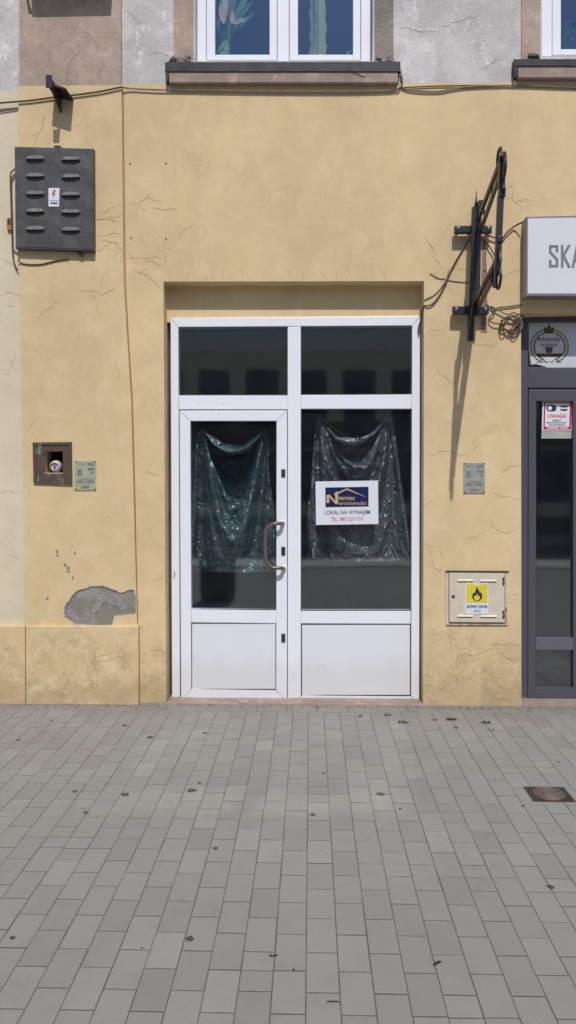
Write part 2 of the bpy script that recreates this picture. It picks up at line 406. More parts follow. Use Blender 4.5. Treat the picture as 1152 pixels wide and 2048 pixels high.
    def build(s, name, mats, parent=None, label=None, recalc=True):
        me = bpy.data.meshes.new(name)
        off = Vector((0, 0, 0))
        if parent is not None:
            off = Vector((0, 0, 0)); q = parent
            while q is not None: off += Vector(q.location); q = q.parent
        else:
            lo = [min(v[i] for v in s.v) for i in range(3)]; hi = [max(v[i] for v in s.v) for i in range(3)]
            off = Vector(((lo[0]+hi[0])/2, (lo[1]+hi[1])/2, lo[2]))
        me.from_pydata([v-off for v in s.v], [], s.f)
        if not isinstance(mats, (list, tuple)): mats = [mats]
        for m in mats: me.materials.append(m)
        me.polygons.foreach_set('material_index', s.mi); me.polygons.foreach_set('use_smooth', s.sm)
        if recalc:
            bm = bmesh.new(); bm.from_mesh(me); bmesh.ops.recalc_face_normals(bm, faces=bm.faces[:]); bm.to_mesh(me); bm.free()
        me.update()
        o = bpy.data.objects.new(name, me); C.objects.link(o)
        if parent is not None: o.parent = parent
        else: o.location = off
        if label: o['label'] = label
        return o

def text_into(mb, body, size, px, py, Y, align='CENTER', bold=0.0, sx=1.0, width=None, ext=.0006, rot=0):
    """letter shapes of the default font, standing on plane y = Y, centred at a photo pixel"""
    cu = bpy.data.curves.new('lettering_curve', 'FONT'); cu.body = body; cu.size = 1; cu.align_x = align; cu.align_y = 'CENTER'
    cu.extrude = 0; cu.offset = bold; cu.resolution_u = 3
    ob = bpy.data.objects.new('lettering_curve', cu); C.objects.link(ob)
    bpy.context.view_layer.update(); dg = bpy.context.evaluated_depsgraph_get()
    me = bpy.data.meshes.new_from_object(ob.evaluated_get(dg))
    xs = [v.co.x for v in me.vertices]
    k = size
    if width: sx = width/((max(xs)-min(xs))*k)
    c = P(px, py, Y)
    cr, sr = math.cos(rot), math.sin(rot)
    vs = []
    for v in me.vertices:
        x, z = v.co.x*k*sx, v.co.y*k
        vs.append(Vector((c.x + x*cr - z*sr, Y, c.z + x*sr + z*cr)))
    mb.add(vs, [list(p.vertices) for p in me.polygons])
    bpy.data.objects.remove(ob); bpy.data.meshes.remove(me); bpy.data.curves.remove(cu)
def pxl(pts, Y): return [P(a, b, Y) for a, b in pts]
def rectpx(mb, x0, y0, x1, y1, Y): return mb.add(pxl(((x0, y0), (x1, y0), (x1, y1), (x0, y1)), Y), [[0, 1, 2, 3]])
def disc(mb, px, py, r, Y, n=14, ry=None):
    c = P(px, py, Y); ry = ry or r
    return mb.add([Vector((c.x+math.cos(2*math.pi*i/n)*r, Y, c.z+math.sin(2*math.pi*i/n)*ry)) for i in range(n)], [list(range(n))])
def smooth_px(pts, n=6):
    out = []
    for i in range(len(pts)-1):
        p0 = Vector(pts[max(i-1, 0)]); p1 = Vector(pts[i]); p2 = Vector(pts[i+1]); p3 = Vector(pts[min(i+2, len(pts)-1)])
        for j in range(n):
            t = j/n
            out.append(.5*((2*p1)+(-p0+p2)*t+(2*p0-5*p1+4*p2-p3)*t*t+(-p0+3*p1-3*p2+p3)*t**3))
    out.append(Vector(pts[-1])); return out
def cable(name, pts, r, Y, mat, label, cat='cable', group=None, parent=None):
    """pts: photo pixels with optional own plane"""
    p3 = [P(p[0], p[1], (p[2] if len(p) > 2 else Y)) for p in pts]
    mb = MB().tube(smooth_px(p3, 6), r, 6)
    o = mb.build(name, mat, parent)
    if parent is None: finish(o, label, cat, group)
    return o

# ------------------------------------------------------------------ light
SUN = Vector((.10, -1, 1.29)).normalized()
sun = bpy.data.lights.new('sun', 'SUN'); so = bpy.data.objects.new('sun', sun); C.objects.link(so)
sun.energy = 3.6; sun.angle = R(.5); sun.color = (1, .955, .89)
so.rotation_euler = SUN.to_track_quat('Z', 'Y').to_euler(); so.location = (1, -8, 12)
w = bpy.data.worlds.new('World'); bpy.context.scene.world = w; w.use_nodes = True
sky = w.node_tree.nodes.new('ShaderNodeTexSky'); sky.sky_type = 'NISHITA'; sky.sun_disc = False
sky.sun_elevation = math.asin(SUN.z); sky.sun_rotation = math.atan2(SUN.x, SUN.y)
sky.air_density = 1.0; sky.dust_density = 1.2; sky.ozone_density = 1.5
bg = w.node_tree.nodes['Background']; w.node_tree.links.new(sky.outputs[0], bg.inputs[0]); bg.inputs[1].default_value = .11
sc = bpy.context.scene
sc.view_settings.view_transform = 'Standard'; sc.view_settings.look = 'None'; sc.view_settings.gamma = 1; sc.view_settings.exposure = -.29
sc.render.engine = 'CYCLES'
sc.cycles.max_bounces = 8; sc.cycles.transparent_max_bounces = 16; sc.cycles.caustics_reflective = True; sc.cycles.use_guiding = True; sc.cycles.use_surface_guiding = True; sc.cycles.guiding_training_samples = 128; sc.cycles.blur_glossy = 0.0; sc.cycles.caustics_refractive = False
sc.cycles.sample_clamp_indirect = 0

# ------------------------------------------------------------------ ground
pb = MB(); tones = []
rnd = random.Random(3)
PZ = 0.0
def tile(x0, x1, y0, y1):
    g = .0015; gy_ = .0034; dz = rnd.uniform(-.0005, .0005); tx = rnd.uniform(-.0006, .0006); ty = rnd.uniform(-.0006, .0006); b = .0012
    jx = rnd.uniform(-.0007, .0007); jy = rnd.uniform(-.0007, .0007)
    x0 += g+jx; x1 -= g-jx; y0 += gy_+jy; y1 -= gy_-jy
    cx, cy = (x0+x1)/2, (y0+y1)/2
    def z(x, y): return PZ+dz+(x-cx)/.1*tx+(y-cy)/.1*ty
    vs = [(x0+b, y0+b, z(x0, y0)), (x1-b, y0+b, z(x1, y0)), (x1-b, y1-b, z(x1, y1)), (x0+b, y1-b, z(x0, y1)),
          (x0, y0, z(x0, y0)-b), (x1, y0, z(x1, y0)-b), (x1, y1, z(x1, y1)-b), (x0, y1, z(x0, y1)-b),
          (x0, y0, -.02), (x1, y0, -.02), (x1, y1, -.02), (x0, y1, -.02)]
    fs = [[0, 1, 2, 3]] + [[i+4, (i+1) % 4+4, (i+1) % 4, i] for i in range(4)] + [[i+8, (i+1) % 4+8, (i+1) % 4+4, i+4] for i in range(4)]
    pb.add(vs, fs)
    t = min(1, max(0, rnd.gauss(.5, .2)))
    tones.extend([t]*12)
YB = -.185      # border between the lengthwise pavers and the row along the house
cc0, cc1 = G(1050, 1576), G(1150, 1607)
CVX0, CVX1, CVY0, CVY1 = 1.048, 1.248, -1.625, -1.437
for n in range(-52, 52):
    x0 = -.012+.1*n; x1 = x0+.1
    off = .10 if n % 2 == 0 else .003
    y = -5.36 + off          # a joint
    y -= .2*18
    while y < YB:
        y1 = min(y+.2, YB)
        if y1 - y < .02: y = y1; continue
        if rnd.random() < .035 and y1-y > .19:
            ym = (y+y1)/2
            segs = [(y, ym), (ym, y1)]
        else: segs = [(y, y1)]
        for a, b in segs:
            if x1 > CVX0+.004 and x0 < CVX1-.004 and b > CVY0+.004 and a < CVY1-.004:
                # cut the pavers round the cover
                if a < CVY0-.01 and x1 > CVX0: tile(x0, x1, a, CVY0)
                if b > CVY1+.01: tile(x0, x1, CVY1, b)
                if x0 < CVX0-.01: tile(x0, CVX0, max(a, CVY0), min(b, CVY1))
                if x1 > CVX1+.01: tile(CVX1, x1, max(a, CVY0), min(b, CVY1))
            else: tile(x0, x1, a, b)
        y += .2
for n in range(-27, 27):
    x0 = .045+.2*n; tile(x0, x0+.2, YB, -.04); tile(x0+.1, x0+.3, -.04, .012)
pv = pb.build('pavement', M['paver']); pv['kind'] = 'structure'
at = pv.data.attributes.new('tone', 'FLOAT', 'POINT'); at.data.foreach_set('value', tones)
sb = MB(); sb.box((-8, -9.1, -.3), (8, .6, -.0016)); o = sb.build('ground', M['earth']); o['kind'] = 'structure'
# far street
mb = MB(); mb.box((-30, -9.1, -.35), (-5.25, .2, -.004)); mb.box((5.25, -9.1, -.35), (30, .2, -.004)); o = mb.build('side_pavement', M['kerb']); o['kind'] = 'structure'
mb = MB(); mb.box((-30, -9.25, -.4), (30, -9.1, .0), .01); o = mb.build('kerb', M['kerb']); o['kind'] = 'structure'
mb = MB(); mb.box((-60, -15.2, -.5), (60, -9.25, -.13)); o = mb.build('road', M['asphalt']); o['kind'] = 'structure'
mb = MB(); mb.box((-30, -17.6, -.4), (30, -15.2, .0), .01); o = mb.build('far_pavement', M['kerb']); o['kind'] = 'structure'

mb = MB(); mb.box((-30, -9.85, -.05), (30, -8.62, .006)); o = mb.build('kerb_strip', simple('pale_kerb_slabs', (206, 203, 198), .8)); o['kind'] = 'structure'
mb = MB(); mb.box((-30, -8.62, -.05), (30, -8.30, .005)); o = mb.build('gutter_strip', M['asphalt']); o['kind'] = 'structure'
# gum spots and stains lying on the pavers
gs = MB()
for (x, y, r) in ((37, 1480, .022), (249, 1451, .022), (301, 1475, .026), (410, 1466, .02), (149, 1583, .02), (250, 1589, .026), (399, 1566, .018), (384, 1581, .026),
               (647, 1547, .014), (761, 1588, .024), (625, 1629, .022), (431, 1697, .02), (1117, 1524, .016), (1101, 1774, .018), (24, 1876, .016), (380, 1877, .016),
               (543, 1912, .011), (552, 1911, .009), (587, 1939, .007), (284, 1896, .005), (102, 1441, .018), (172, 1625, .014), (800, 1618, .012), (1046, 1612, .012), (720, 1434, .018)):
    c = G(x, y); n = 14; r *= random.uniform(.6, .95); a0 = random.random()*6
    lo = [Vector((c.x+math.cos(a0+2*math.pi*i/n)*r*random.uniform(.6, 1.15), c.y+math.sin(a0+2*math.pi*i/n)*r*random.uniform(.6, 1.15), .0016)) for i in range(n)]
    gs.prism(lo, (0, 0, -.003))
o = gs.build('pavement_stains', M['spot'], pv)

# ------------------------------------------------------------------ the house
SK = -1.0
def wallpoly(name, outer, holes, Y, depth, mat, parent, crk=None):
    """front face with holes, reveals and edges going back to Y+depth"""
    mb = MB(); L = [pxl(outer, Y)] + [pxl(h, Y) for h in holes]
    mb.poly(L)
    for l in L:
        n = len(l)
        for i in range(n):
            a, b = l[i], l[(i+1) % n]
            mb.add([a, b, b+Vector((0, depth, 0)), a+Vector((0, depth, 0))], [[0, 1, 2, 3]])
    return mb
house = empty('town_house', (0, 0, 0), 'old two storey town house with yellow plaster ground floor and grey stucco upper floor', 'building')

def crackset(mb, seeds, Y, wid=.0019):
    for (x, y, ang, ln) in seeds:
        todo = [(x, y, ang, ln*1.15, wid)]
        while todo:
            x, y, ang, ln, wd = todo.pop()
            pts = []; a = R(ang); px, py = x, y; k = max(4, int(ln/3.2))
            for i in range(k):
                pts.append(P(px, py, Y)); a += random.gauss(0, .3); px += math.cos(a)*3.2; py += math.sin(a)*3.2
                a = a*.8 + R(ang)*.2
                if ln > 28 and random.random() < .07: todo.append((px, py, math.degrees(a)+random.choice((-50, 50, -35, 70)), ln*random.uniform(.25, .45), wd*.75))
            mb.ribbon(pts, wd)

# main yellow wall (photo pixels): from the pilaster groove to far right
door_hole = [(327, 563), (848, 562), (849, 1500), (335, 1500)]
shop_hole = [(1042, 627), (1620, 610), (1640, 1500), (1044, 1500)]
OUT = [(200, 168), (1900, 158), (1900, 1500), (200, 1500)]
# the openings run to the floor, so the wall is an outline rather than an outline with holes
outer = [(205, 169), (1900, 160), (1900, 1480), (1640, 1480), (1620, 612), (1042, 627), (1043, 1480), (846, 1480), (848, 562), (327, 563), (333, 1480), (205, 1480)]
mb = MB(); L = pxl(outer, 0); mb.poly([L])
for i in range(len(L)):
    a, b = L[i], L[(i+1) % len(L)]; mb.add([a, b, b+Vector((0, .45, 0)), a+Vector((0, .45, 0))], [[0, 1, 2, 3]])
mb.slot(1)
cr = [(190, 410, 190, 60), (248, 345, 150, 40), (250, 380, 170, 60), (262, 405, 20, 70), (300, 415, 10, 50), (190, 445, -10, 60), (250, 500, 30, 80), (265, 540, 20, 70),
      (325, 480, 80, 60), (385, 440, 100, 50), (290, 520, 40, 40), (700, 500, 95, 40), 
      (845, 470, 60, 90), (855, 545, 10, 60), (870, 560, -15, 80), (900, 430, 80, 50), (880, 660, 150, 30), (1000, 560, -20, 45), (930, 690, -15, 70), (870, 740, 30, 60),
      (850, 905, 10, 90), (1000, 945, -10, 45), (870, 1000, 170, 30), (985, 985, 20, 50), (1036, 1060, 175, 60), (930, 1080, -30, 40), (855, 1090, 80, 60), (880, 1130, -100, 40),
      (1040, 1190, 180, 20), (955, 1255, 110, 70), (890, 1275, 160, 30), (1040, 1290, 175, 60), (990, 1290, 140, 120), (985, 1310, 20, 60), (900, 1350, -40, 60), (960, 1310, 95, 70),
      (1040, 1370, 165, 60), (870, 1360, -20, 70), (860, 1310, 70, 60), (920, 1400, -60, 60), (980, 1330, 80, 50), (1000, 1370, 130, 60), (1025, 1400, -150, 60), (880, 1260, 20, 40),
      (290, 940, -10, 30), (310, 1160, 0, 20), (285, 1250, 110, 20), (300, 1370, -60, 30), (300, 1300, 20, 40), (1028, 350, 90, 90)]
crackset(mb, cr, -.0012)
x = 338
while x < 845:
    crackset(mb, [(x, 562-random.uniform(0, 4), -90+random.uniform(-8, 8), random.choice((6, 9, 14, 20, 26)))], -.0012, .0015); x += random.uniform(9, 44)
mb.slot(2)
for (x, y) in ((260, 327), (332, 327), (262, 476), (332, 478), (1004, 552), (700, 1210)):
    disc(mb, x, y, .006, -.0015)
mb.slot(3)
for a_, b_ in zip(*[[(246, 172), (249, 420), (250.5, 560), (258, 700), (265, 800), (270, 1000), (275.5, 1250)][k:] for k in (0, 1)]): mb.bar(P(*a_, -.0006), P(*b_, -.0006), .006, .002)  # brown strip that paints in the shade line of the groove
mb.build('ground_floor_wall', [M['yellow'], M['crack'], M['hole'], simple('groove_shade', (150, 122, 92), .9)], house)

# reveal head panel behind the lintel, above the door frame
RY = .125
mb = MB(); mb.add(pxl(((325, 545), (850, 545), (850, 640), (325, 645)), RY), [[0, 1, 2, 3]])
mb.build('door_head_panel', M['yellow'], house)

# pilaster with a hole where the plaster has fallen off
PY = -.025
patch = [(130, 1218), (133, 1208), (140, 1200), (146, 1190), (158, 1181), (170, 1178), (180, 1174), (196, 1173), (212, 1174), (226, 1181), (243, 1186), (258, 1180), (268, 1181), (271.5, 1195), (271.5, 1227),
         (250, 1229), (226, 1231), (224, 1248), (205, 1250), (170, 1249), (150, 1246), (134, 1236), (129, 1227)]
pil = [(37, 172), (243, 170), (247, 560), (262, 800), (274, 1252), (49, 1252), (42, 700), (36, 300)]
niche = [(88, 902), (125.5, 902), (125.5, 946), (88, 946)]
def jit(loop, amp=1.2, n=3):
    out = []
    for i in range(len(loop)):
        a, b = Vector(loop[i]), Vector(loop[(i+1) % len(loop)])
        for j in range(n):
            p = a.lerp(b, j/n)
            if j: p += Vector((random.uniform(-amp, amp), random.uniform(-amp, amp)))
            out.append(tuple(p))
    return out
patchj = jit(patch[:13]+patch[13:], 1.0, 3)
mb = MB(); L = [pxl(pil, PY), pxl(patchj, PY), pxl(niche, PY)]
mb.poly(L)
for l, d in ((L[0], .045), (L[1], .006), (L[2], .2)):
    for i in range(len(l)):
        a, b = l[i], l[(i+1) % len(l)]; mb.add([a, b, b+Vector((0, d, 0)), a+Vector((0, d, 0))], [[0, 1, 2, 3]])
mb.slot(1)
cr = [(195, 395, 200, 50), (200, 415, 150, 60), (240, 408, 170, 50), (190, 440, 10, 60), (240, 440, 185, 60), (200, 480, 20, 60), (185, 500, 0, 60), (245, 465, 170, 50), (150, 585, 0, 80), (190, 590, 80, 40),
      (55, 860, -60, 30), (50, 1000, -60, 30), (172, 1063, 130, 40), (149, 1085, 90, 22), (70, 640, -50, 60), (90, 230, 100, 60), (60, 960, 0, 20), (230, 720, 90, 40)]
crackset(mb, cr, PY-.0012)
mb.slot(2)
for (x, y) in ((114, 1103), (116, 1111), (130, 1130), (136, 1136), (138, 1143), (146, 1156), (149, 1106), (94, 1197)):
    disc(mb, x+random.uniform(-1, 1), y, random.uniform(.006, .013), PY-.0015, 7, random.uniform(.008, .016))
mb.slot(3)
pc = Vector((203, 1212)); rim = []
for q_ in patchj: d_ = (Vector(q_)-pc); rim.append(tuple(Vector(q_)+d_.normalized()*random.uniform(.3, 3.2)))
rim = [(min(q_[0], 271.5), q_[1]) for q_ in rim]
l0 = pxl(patchj, PY-.0009); l1 = pxl(rim, PY-.0003); nq = len(l0)
mb.add(l0+l1, [[i_, (i_+1) % nq, (i_+1) % nq+nq, i_+nq] for i_ in range(nq)])
mb.build('pilaster', [M['yellow'], M['crack'], M['mortar'], M['mortar2']], house)
# bare mortar under the missing plaster
mb = MB(); c = Vector((205, 1212))
big = [((x-205)*1.06+205, (y-1212)*1.1+1212) for x, y in patchj]
mb.add([P(a, b, PY+.0055) for a, b in big], []); mb.poly([pxl(big, PY+.0055)])
mb.slot(1)
sub = [(190, 1190), (205, 1184), (222, 1186), (240, 1192), (246, 1202), (243, 1214), (228, 1212), (212, 1203), (202, 1210), (196, 1222), (186, 1226), (183, 1220), (188, 1210), (194, 1202), (188, 1196)]
mb.prism(pxl(jit(sub, 1.5, 3), PY+.002), (0, .004, 0))
sub = [(238, 1210), (250, 1206), (256, 1212), (248, 1222), (238, 1220)]
mb.prism(pxl(jit(sub, 1.5, 3), PY+.003), (0, .003, 0))
sub = [(134, 1218), (146, 1220), (160, 1232), (158, 1244), (146, 1240), (136, 1232)]
mb.prism(pxl(jit(sub, 1.5, 3), PY+.0035), (0, .003, 0))
sub = [(158, 1186), (172, 1184), (174, 1194), (166, 1200), (156, 1196)]
mb.prism(pxl(jit(sub, 1.5, 3), PY+.003), (0, .003, 0))
mb.build('bare_mortar_patch', [M['mortar'], M['mortar2']], house)
# plinth
def plinth(q, Y, name, mat, parent, cracks):
    pts = [P(a, b, Y) for a, b in q]; mb = MB(); bm = bmesh.new()
    f = [bm.verts.new(p) for p in pts]; g = [bm.verts.new((p.x, .05, p.z)) for p in pts]
    bm.faces.new(f); bm.faces.new(g[::-1])
    for i in range(4): bm.faces.new((f[i], g[i], g[(i+1) % 4], f[(i+1) % 4]))
    bmesh.ops.recalc_face_normals(bm, faces=bm.faces[:])
    bmesh.ops.bevel(bm, geom=[e for e in bm.edges if all(v in f for v in e.verts)], offset=.006, segments=3, affect='EDGES', profile=.5)
    mb.frombm(bm); mb.slot(1); crackset(mb, cracks, Y-.001)
    return mb.build(name, [mat, M['crack']], parent)
plinth([(51, 1252), (277, 1252), (277, 1480), (52, 1480)], -.05, 'plinth', M['yellow'], house,
       [(225, 1300, 120, 60), (240, 1290, 60, 50), (165, 1320, 80, 60), (190, 1300, 90, 100), (250, 1310, 160, 70), (185, 1400, -80, 60), (120, 1290, 80, 20), (60, 1290, 85, 60), (235, 1360, 100, 40), (90, 1370, 10, 60), (150, 1390, -30, 50)])

# left neighbour
nb_ = empty('neighbour_house', (-2.6, 0, 0), 'pale cream house front cut off at the left edge beside the yellow pilaster', 'building')
mb = MB(); mb.add(pxl(((-900, 181), (40, 181), (52, 1300), (-900, 1300)), -.012), [[0, 1, 2, 3]])
mb.slot(1); crackset(mb, [(5, 520, 0, 30), (0, 590, 10, 40), (10, 610, 5, 20), (0, 985, 0, 40), (20, 1110, 10, 25), (30, 700, 95, 60)], -.0135)
mb.build('wall', [M['cream'], M['crack']], nb_)
mb = MB(); mb.add(pxl(((-900, -900), (42, -900), (42, 181), (-900, 181)), -.012), [[0, 1, 2, 3]]); mb.build('upper_wall', M['grey'], nb_)
plinth([(-900, 1252), (50, 1252), (51, 1480), (-900, 1480)], -.047, 'plinth', M['yellow'], nb_, [(20, 1290, 85, 50), (5, 1370, 20, 40)])

# upper floor: grey stucco with window openings, brown pilaster, brown surrounds
UT = -700
w1 = [(391, UT+60), (748, UT+60), (745, 122), (391, 122)]
w2 = [(1083, UT+60), (1440, UT+60), (1440, 112), (1083, 114)]
up_outer = [(243, UT), (1900, UT), (1900, 161), (243, 170)]
mb = MB(); L = [pxl(up_outer, .002)] + [pxl(h, .002) for h in (w1, w2)]; mb.poly(L)
for l in L[1:]:
    for i in range(4):
        a, b = l[i], l[(i+1) % 4]; mb.add([a, b, b+Vector((0, .2, 0)), a+Vector((0, .2, 0))], [[0, 1, 2, 3]])
mb.slot(1)
crackset(mb, [(250, 20, 40, 40), (290, 110, -10, 60), (800, 57, -5, 80), (880, 50, -10, 90), (960, 140, -20, 50), (855, 0, 80, 12)], .0008, .0026)
mb.build('upper_wall', [M['grey'], M['crackg']], house)
mb = MB(); mb.add(pxl(((41, UT), (242, UT), (242, 170), (38, 172)), -.024), [[0, 1, 2, 3]])
a = P(242, UT, -.024); b = P(242, 170, -.024); mb.add([a, b, b+Vector((0, .04, 0)), a+Vector((0, .04, 0))], [[0, 1, 2, 3]])
mb.slot(1); crackset(mb, [(160, 100, 95, 70), (172, 60, 100, 50), (205, 120, 95, 40), (195, 145, 80, 20)], -.0255, .003)
mb.build('upper_pilaster', [M['brown'], M['crackg']], house)
# surrounds
def surround(pts, d, mat, name='window_surround'):
    mb = MB(); mb.prism(pxl(pts, -d), (0, d+.001, 0)); return mb.build(name, mat, house)
surround([(347, UT), (386, UT), (386, 126), (347, 126)], .008, M['brown'])
surround([(750, UT), (787, UT), (787, 124), (750, 124)], .008, M['greyrough'])
surround([(1043, UT), (1081, UT), (1081, 116), (1043, 118)], .008, M['brown'])
# broken plaster by the sill
def rubble(cx, cy, wd, hd, mat, n=9):
    mb = MB()
    for i in range(n):
        x = cx+random.uniform(-wd, wd); y = cy+random.uniform(-hd, hd); r = random.uniform(.008, .022)
        c = P(x, y, -.012); bm = bmesh.new(); bmesh.ops.create_icosphere(bm, subdivisions=1, radius=r)
        for v in bm.verts: v.co = Vector((v.co.x*random.uniform(.8, 1.5), v.co.y*.5, v.co.z*random.uniform(.5, 1)))+c
        mb.frombm(bm)
    return mb.build('broken_plaster', mat, house)
rubble(362, 117, 16, 7, M['greyrough'], 14); rubble(345, 121, 5, 3, M['flash'], 5); rubble(772, 118, 16, 5, M['greyrough'], 9); rubble(1066, 112, 12, 3, M['flash'], 8)

# sills
def sill(x0, x1, yt, yf, yc, yb, label):
    s = MB(); D = .045
    s.quadbar([(x0+8, yf), (x1-5, yf), (x1-5, yb), (x0+8, yb)], -D, .01, .004)
    o = s.build('window_sill', M['sill'], house)
    m = MB(); m.quadbar([(x0, yt), (x1, yt-1), (x1, yf), (x0, yf)], -D-.007, .10, .002)
    a = P(x0+5, yf, -D-.003)
    m.quadbar([(x0, yf), (x0+8, yf), (x0+6, yb-2), (x0+2, yb-2)], -D-.004, .0, .001)
    m.build('sill_flashing', M['flash'], o); return o
s1 = sill(330, 801, 124, 143, 143, 165, '')
mb = MB(); crackset(mb, [(705, 147, 20, 30), (720, 160, 120, 14)], -.0475, .006); mb.build('sill_crack', M['hole'], s1)
s2 = sill(1028, 1500, 118, 132, 133, 155, '')

def sash(mb, x0, y0, x1, y1, wl, wr, wb, Y, Yb):
    mb.quadbar([(x0, y0), (x0+wl, y0), (x0+wl, y1), (x0, y1)], Y, Yb, .004)
    mb.quadbar([(x1-wr, y0), (x1, y0), (x1, y1), (x1-wr, y1)], Y, Yb, .004)
    mb.quadbar([(x0+wl, y1-wb), (x1-wr, y1-wb), (x1-wr, y1), (x0+wl, y1)], Y-.0004, Yb, .004)
WY = .10
def upwindow(x0, x1, ya, label, splits):
    m = MB()
    m.quadbar([(x0, UT+50), (x0+21, UT+50), (x0+21, ya), (x0, ya)], WY, WY+.06, .004)
    m.quadbar([(x1-20, UT+50), (x1, UT+50), (x1, ya), (x1-20, ya)], WY, WY+.06, .004)
    for sx in splits: m.quadbar([(sx-11, UT+50), (sx+12, UT+50), (sx+12, ya), (sx-11, ya)], WY-.001, WY+.06, .004)
    m.quadbar([(x0, ya-4), (x1, ya-4), (x1, ya+4), (x0, ya+4)], WY+.012, WY+.08, .002)
    win = m.build('upper_window', M['pvc'], house, label)
    edges = [x0+21] + [v for sx in splits for v in (sx-11, sx+12)] + [x1-20]
    for i in range(0, len(edges), 2):
        a, b = edges[i]+1, edges[i+1]-1
        k = MB(); sash(k, a, UT+50, b, ya-3, 17, 15, 12, WY-.012, WY+.03); so_ = k.build('sash', M['pvc'], win)
        k = MB(); k.quadbar([(a+14, UT+50), (b-12, UT+50), (b-12, ya-10), (a+14, ya-10)], WY+.008, WY+.014, 0); k.build('pane', M['glassu'], win)
    return win
upwindow(391, 742, 124, 'white two sash window above the vacant shop door', [566])
upwindow(1083, 1440, 113, 'white window cut off by the right edge of the photo', [1262])
# upper room (dark) behind the windows
mb = MB()
def room(mb, x0, x1, y0, y1, z0, z1):
    mb.add([(x0, y0, z0), (x1, y0, z0), (x1, y1, z0), (x0, y1, z0)], [[0, 1, 2, 3]])
    mb.add([(x0, y0, z1), (x1, y0, z1), (x1, y1, z1), (x0, y1, z1)], [[3, 2, 1, 0]])
    mb.add([(x0, y1, z0), (x1, y1, z0), (x1, y1, z1), (x0, y1, z1)], [[0, 1, 2, 3]])
    mb.add([(x0, y0, z0), (x0, y1, z0), (x0, y1, z1), (x0, y0, z1)], [[0, 1, 2, 3]])
    mb.add([(x1, y0, z0), (x1, y1, z0), (x1, y1, z1), (x1, y0, z1)], [[0, 1, 2, 3]])
room(mb, -1.2, .9, .21, 3.5, 4.15, 7.2); room(mb, 1.1, 4.2, .21, 3.5, 4.15, 7.2)
o = mb.build('upper_room', M['dark'], house)
mb = MB(); mb.box((-1.05, .145, 4.19), (.75, .42, 4.235)); mb.box((1.2, .145, 4.19), (3.2, .42, 4.235)); mb.build('inner_sill', M['pvc2'], house)
# shop room
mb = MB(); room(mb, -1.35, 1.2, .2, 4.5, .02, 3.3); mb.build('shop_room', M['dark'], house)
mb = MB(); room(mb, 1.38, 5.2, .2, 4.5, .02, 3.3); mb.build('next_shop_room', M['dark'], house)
# house mass behind and above (keeps the sky out)
mb = MB(); mb.box((-6.2, .5, 7.6), (6.2, 8, 9.6)); mb.box((-6.2, 5, -.2), (6.2, 8, 7.6)); mb.build('rear_mass', M['grey'], house)

# ------------------------------------------------------------------ vacant shop front
FY = RY-.012
fr = MB()
fr.quadbar([(341, 636), (841, 632), (824, 651), (357, 654)], FY, FY+.07, .003)
fr.quadbar([(341, 636), (357, 654), (360, 1402), (344, 1403)], FY+.0003, FY+.07, .003)
fr.quadbar([(824, 651), (841, 632), (839, 1409), (822, 1392)], FY+.0003, FY+.07, .003)
fr.quadbar([(575, 654), (602, 653), (602, 1406), (575, 1405)], FY+.0006, FY+.07, .003)
fr.quadbar([(357, 790), (575, 790), (575, 819), (358, 819)], FY+.0008, FY+.07, .003)
fr.quadbar([(602, 790), (824, 788), (823, 818), (602, 818)], FY+.0008, FY+.07, .003)
fr.quadbar([(602, 1221), (822, 1221), (821, 1248), (602, 1247)], FY+.0008, FY+.07, .003)
fr.quadbar([(602, 1390), (821, 1392), (839, 1409), (602, 1407)], FY+.0008, FY+.07, .003)
fr.slot(1)
def seam(mb, a, b, Y, wd=.0018): mb.bar(P(a[0], a[1], Y), P(b[0], b[1], Y), wd, .0006, Vector((0, -1, 0)).cross((P(*b, Y)-P(*a, Y)).normalized()))
for a, b in (((602, 1404), (602, 1392)), ((602, 1390), (584, 1407)), ((822, 1392), (838, 1408)), ((602, 1222), (602, 1247)), ((823, 1222), (822, 1247)), ((357, 792), (357, 818)), ((576, 792), (576, 818)),
             ((602, 792), (602, 817)), ((824, 790), (823, 817)), ((824, 651), (840, 634)), ((357, 654), (342, 637))):
    seam(fr, a, b, FY-.0006)
fr.slot(2)
for (x, y) in ((398, 808), (445, 808)): disc(fr, x, y, .003, FY-.0012)
frame = fr.build('shop_front_frame', [M['pvc'], M['seam'], M['hole']], house, 'white plastic frame round the vacant shop entrance')
def gasketed(x0, y0, x1, y1, Y, parent, gl=True, tl=0):
    """dark rubber line and pane or panel, quad given by its corners"""
    q = [(x0, y0), (x1, y0-tl), (x1, y1), (x0, y1)]
    m = MB(); t = 2.0
    for a, b in (((0, 0), (1, 0)), ((1, 0), (1, 1)), ((1, 1), (0, 1)), ((0, 1), (0, 0))):
        A = P([x0, x1][a[0]], [y0-tl*a[0], y1][a[1]], Y); B = P([x0, x1][b[0]], [y0-tl*b[0], y1][b[1]], Y)
        m.bar(A, B, .007, .01, Vector((0, 1, 0)).cross((B-A).normalized()))
    m.build('gasket', M['gasket'], parent)
    k = MB()
    if gl: k.quadbar(q, Y+.012, Y+.018, 0); return k.build('glass_pane', M['glass'], parent)
    k.quadbar([(x0+1, y0+1), (x1-1, y0+1-tl), (x1-1, y1-1), (x0+1, y1-1)], Y-.003, Y+.02, .002); return k.build('lower_panel', M['pvc2'], parent)
def part(name, label=None):
    o = bpy.data.objects.new(name, None); C.objects.link(o); o.parent = house; o.empty_display_size = .1
    if label: o['label'] = label
    return o
tw = part('transom_window'); gasketed(357, 654, 575, 790, FY+.006, tw)
tw2 = part('transom_window'); gasketed(602, 653.5, 824, 789, FY+.006, tw2, True, 2)
dw = part('display_window', 'tall fixed pane right of the vacant shop door')
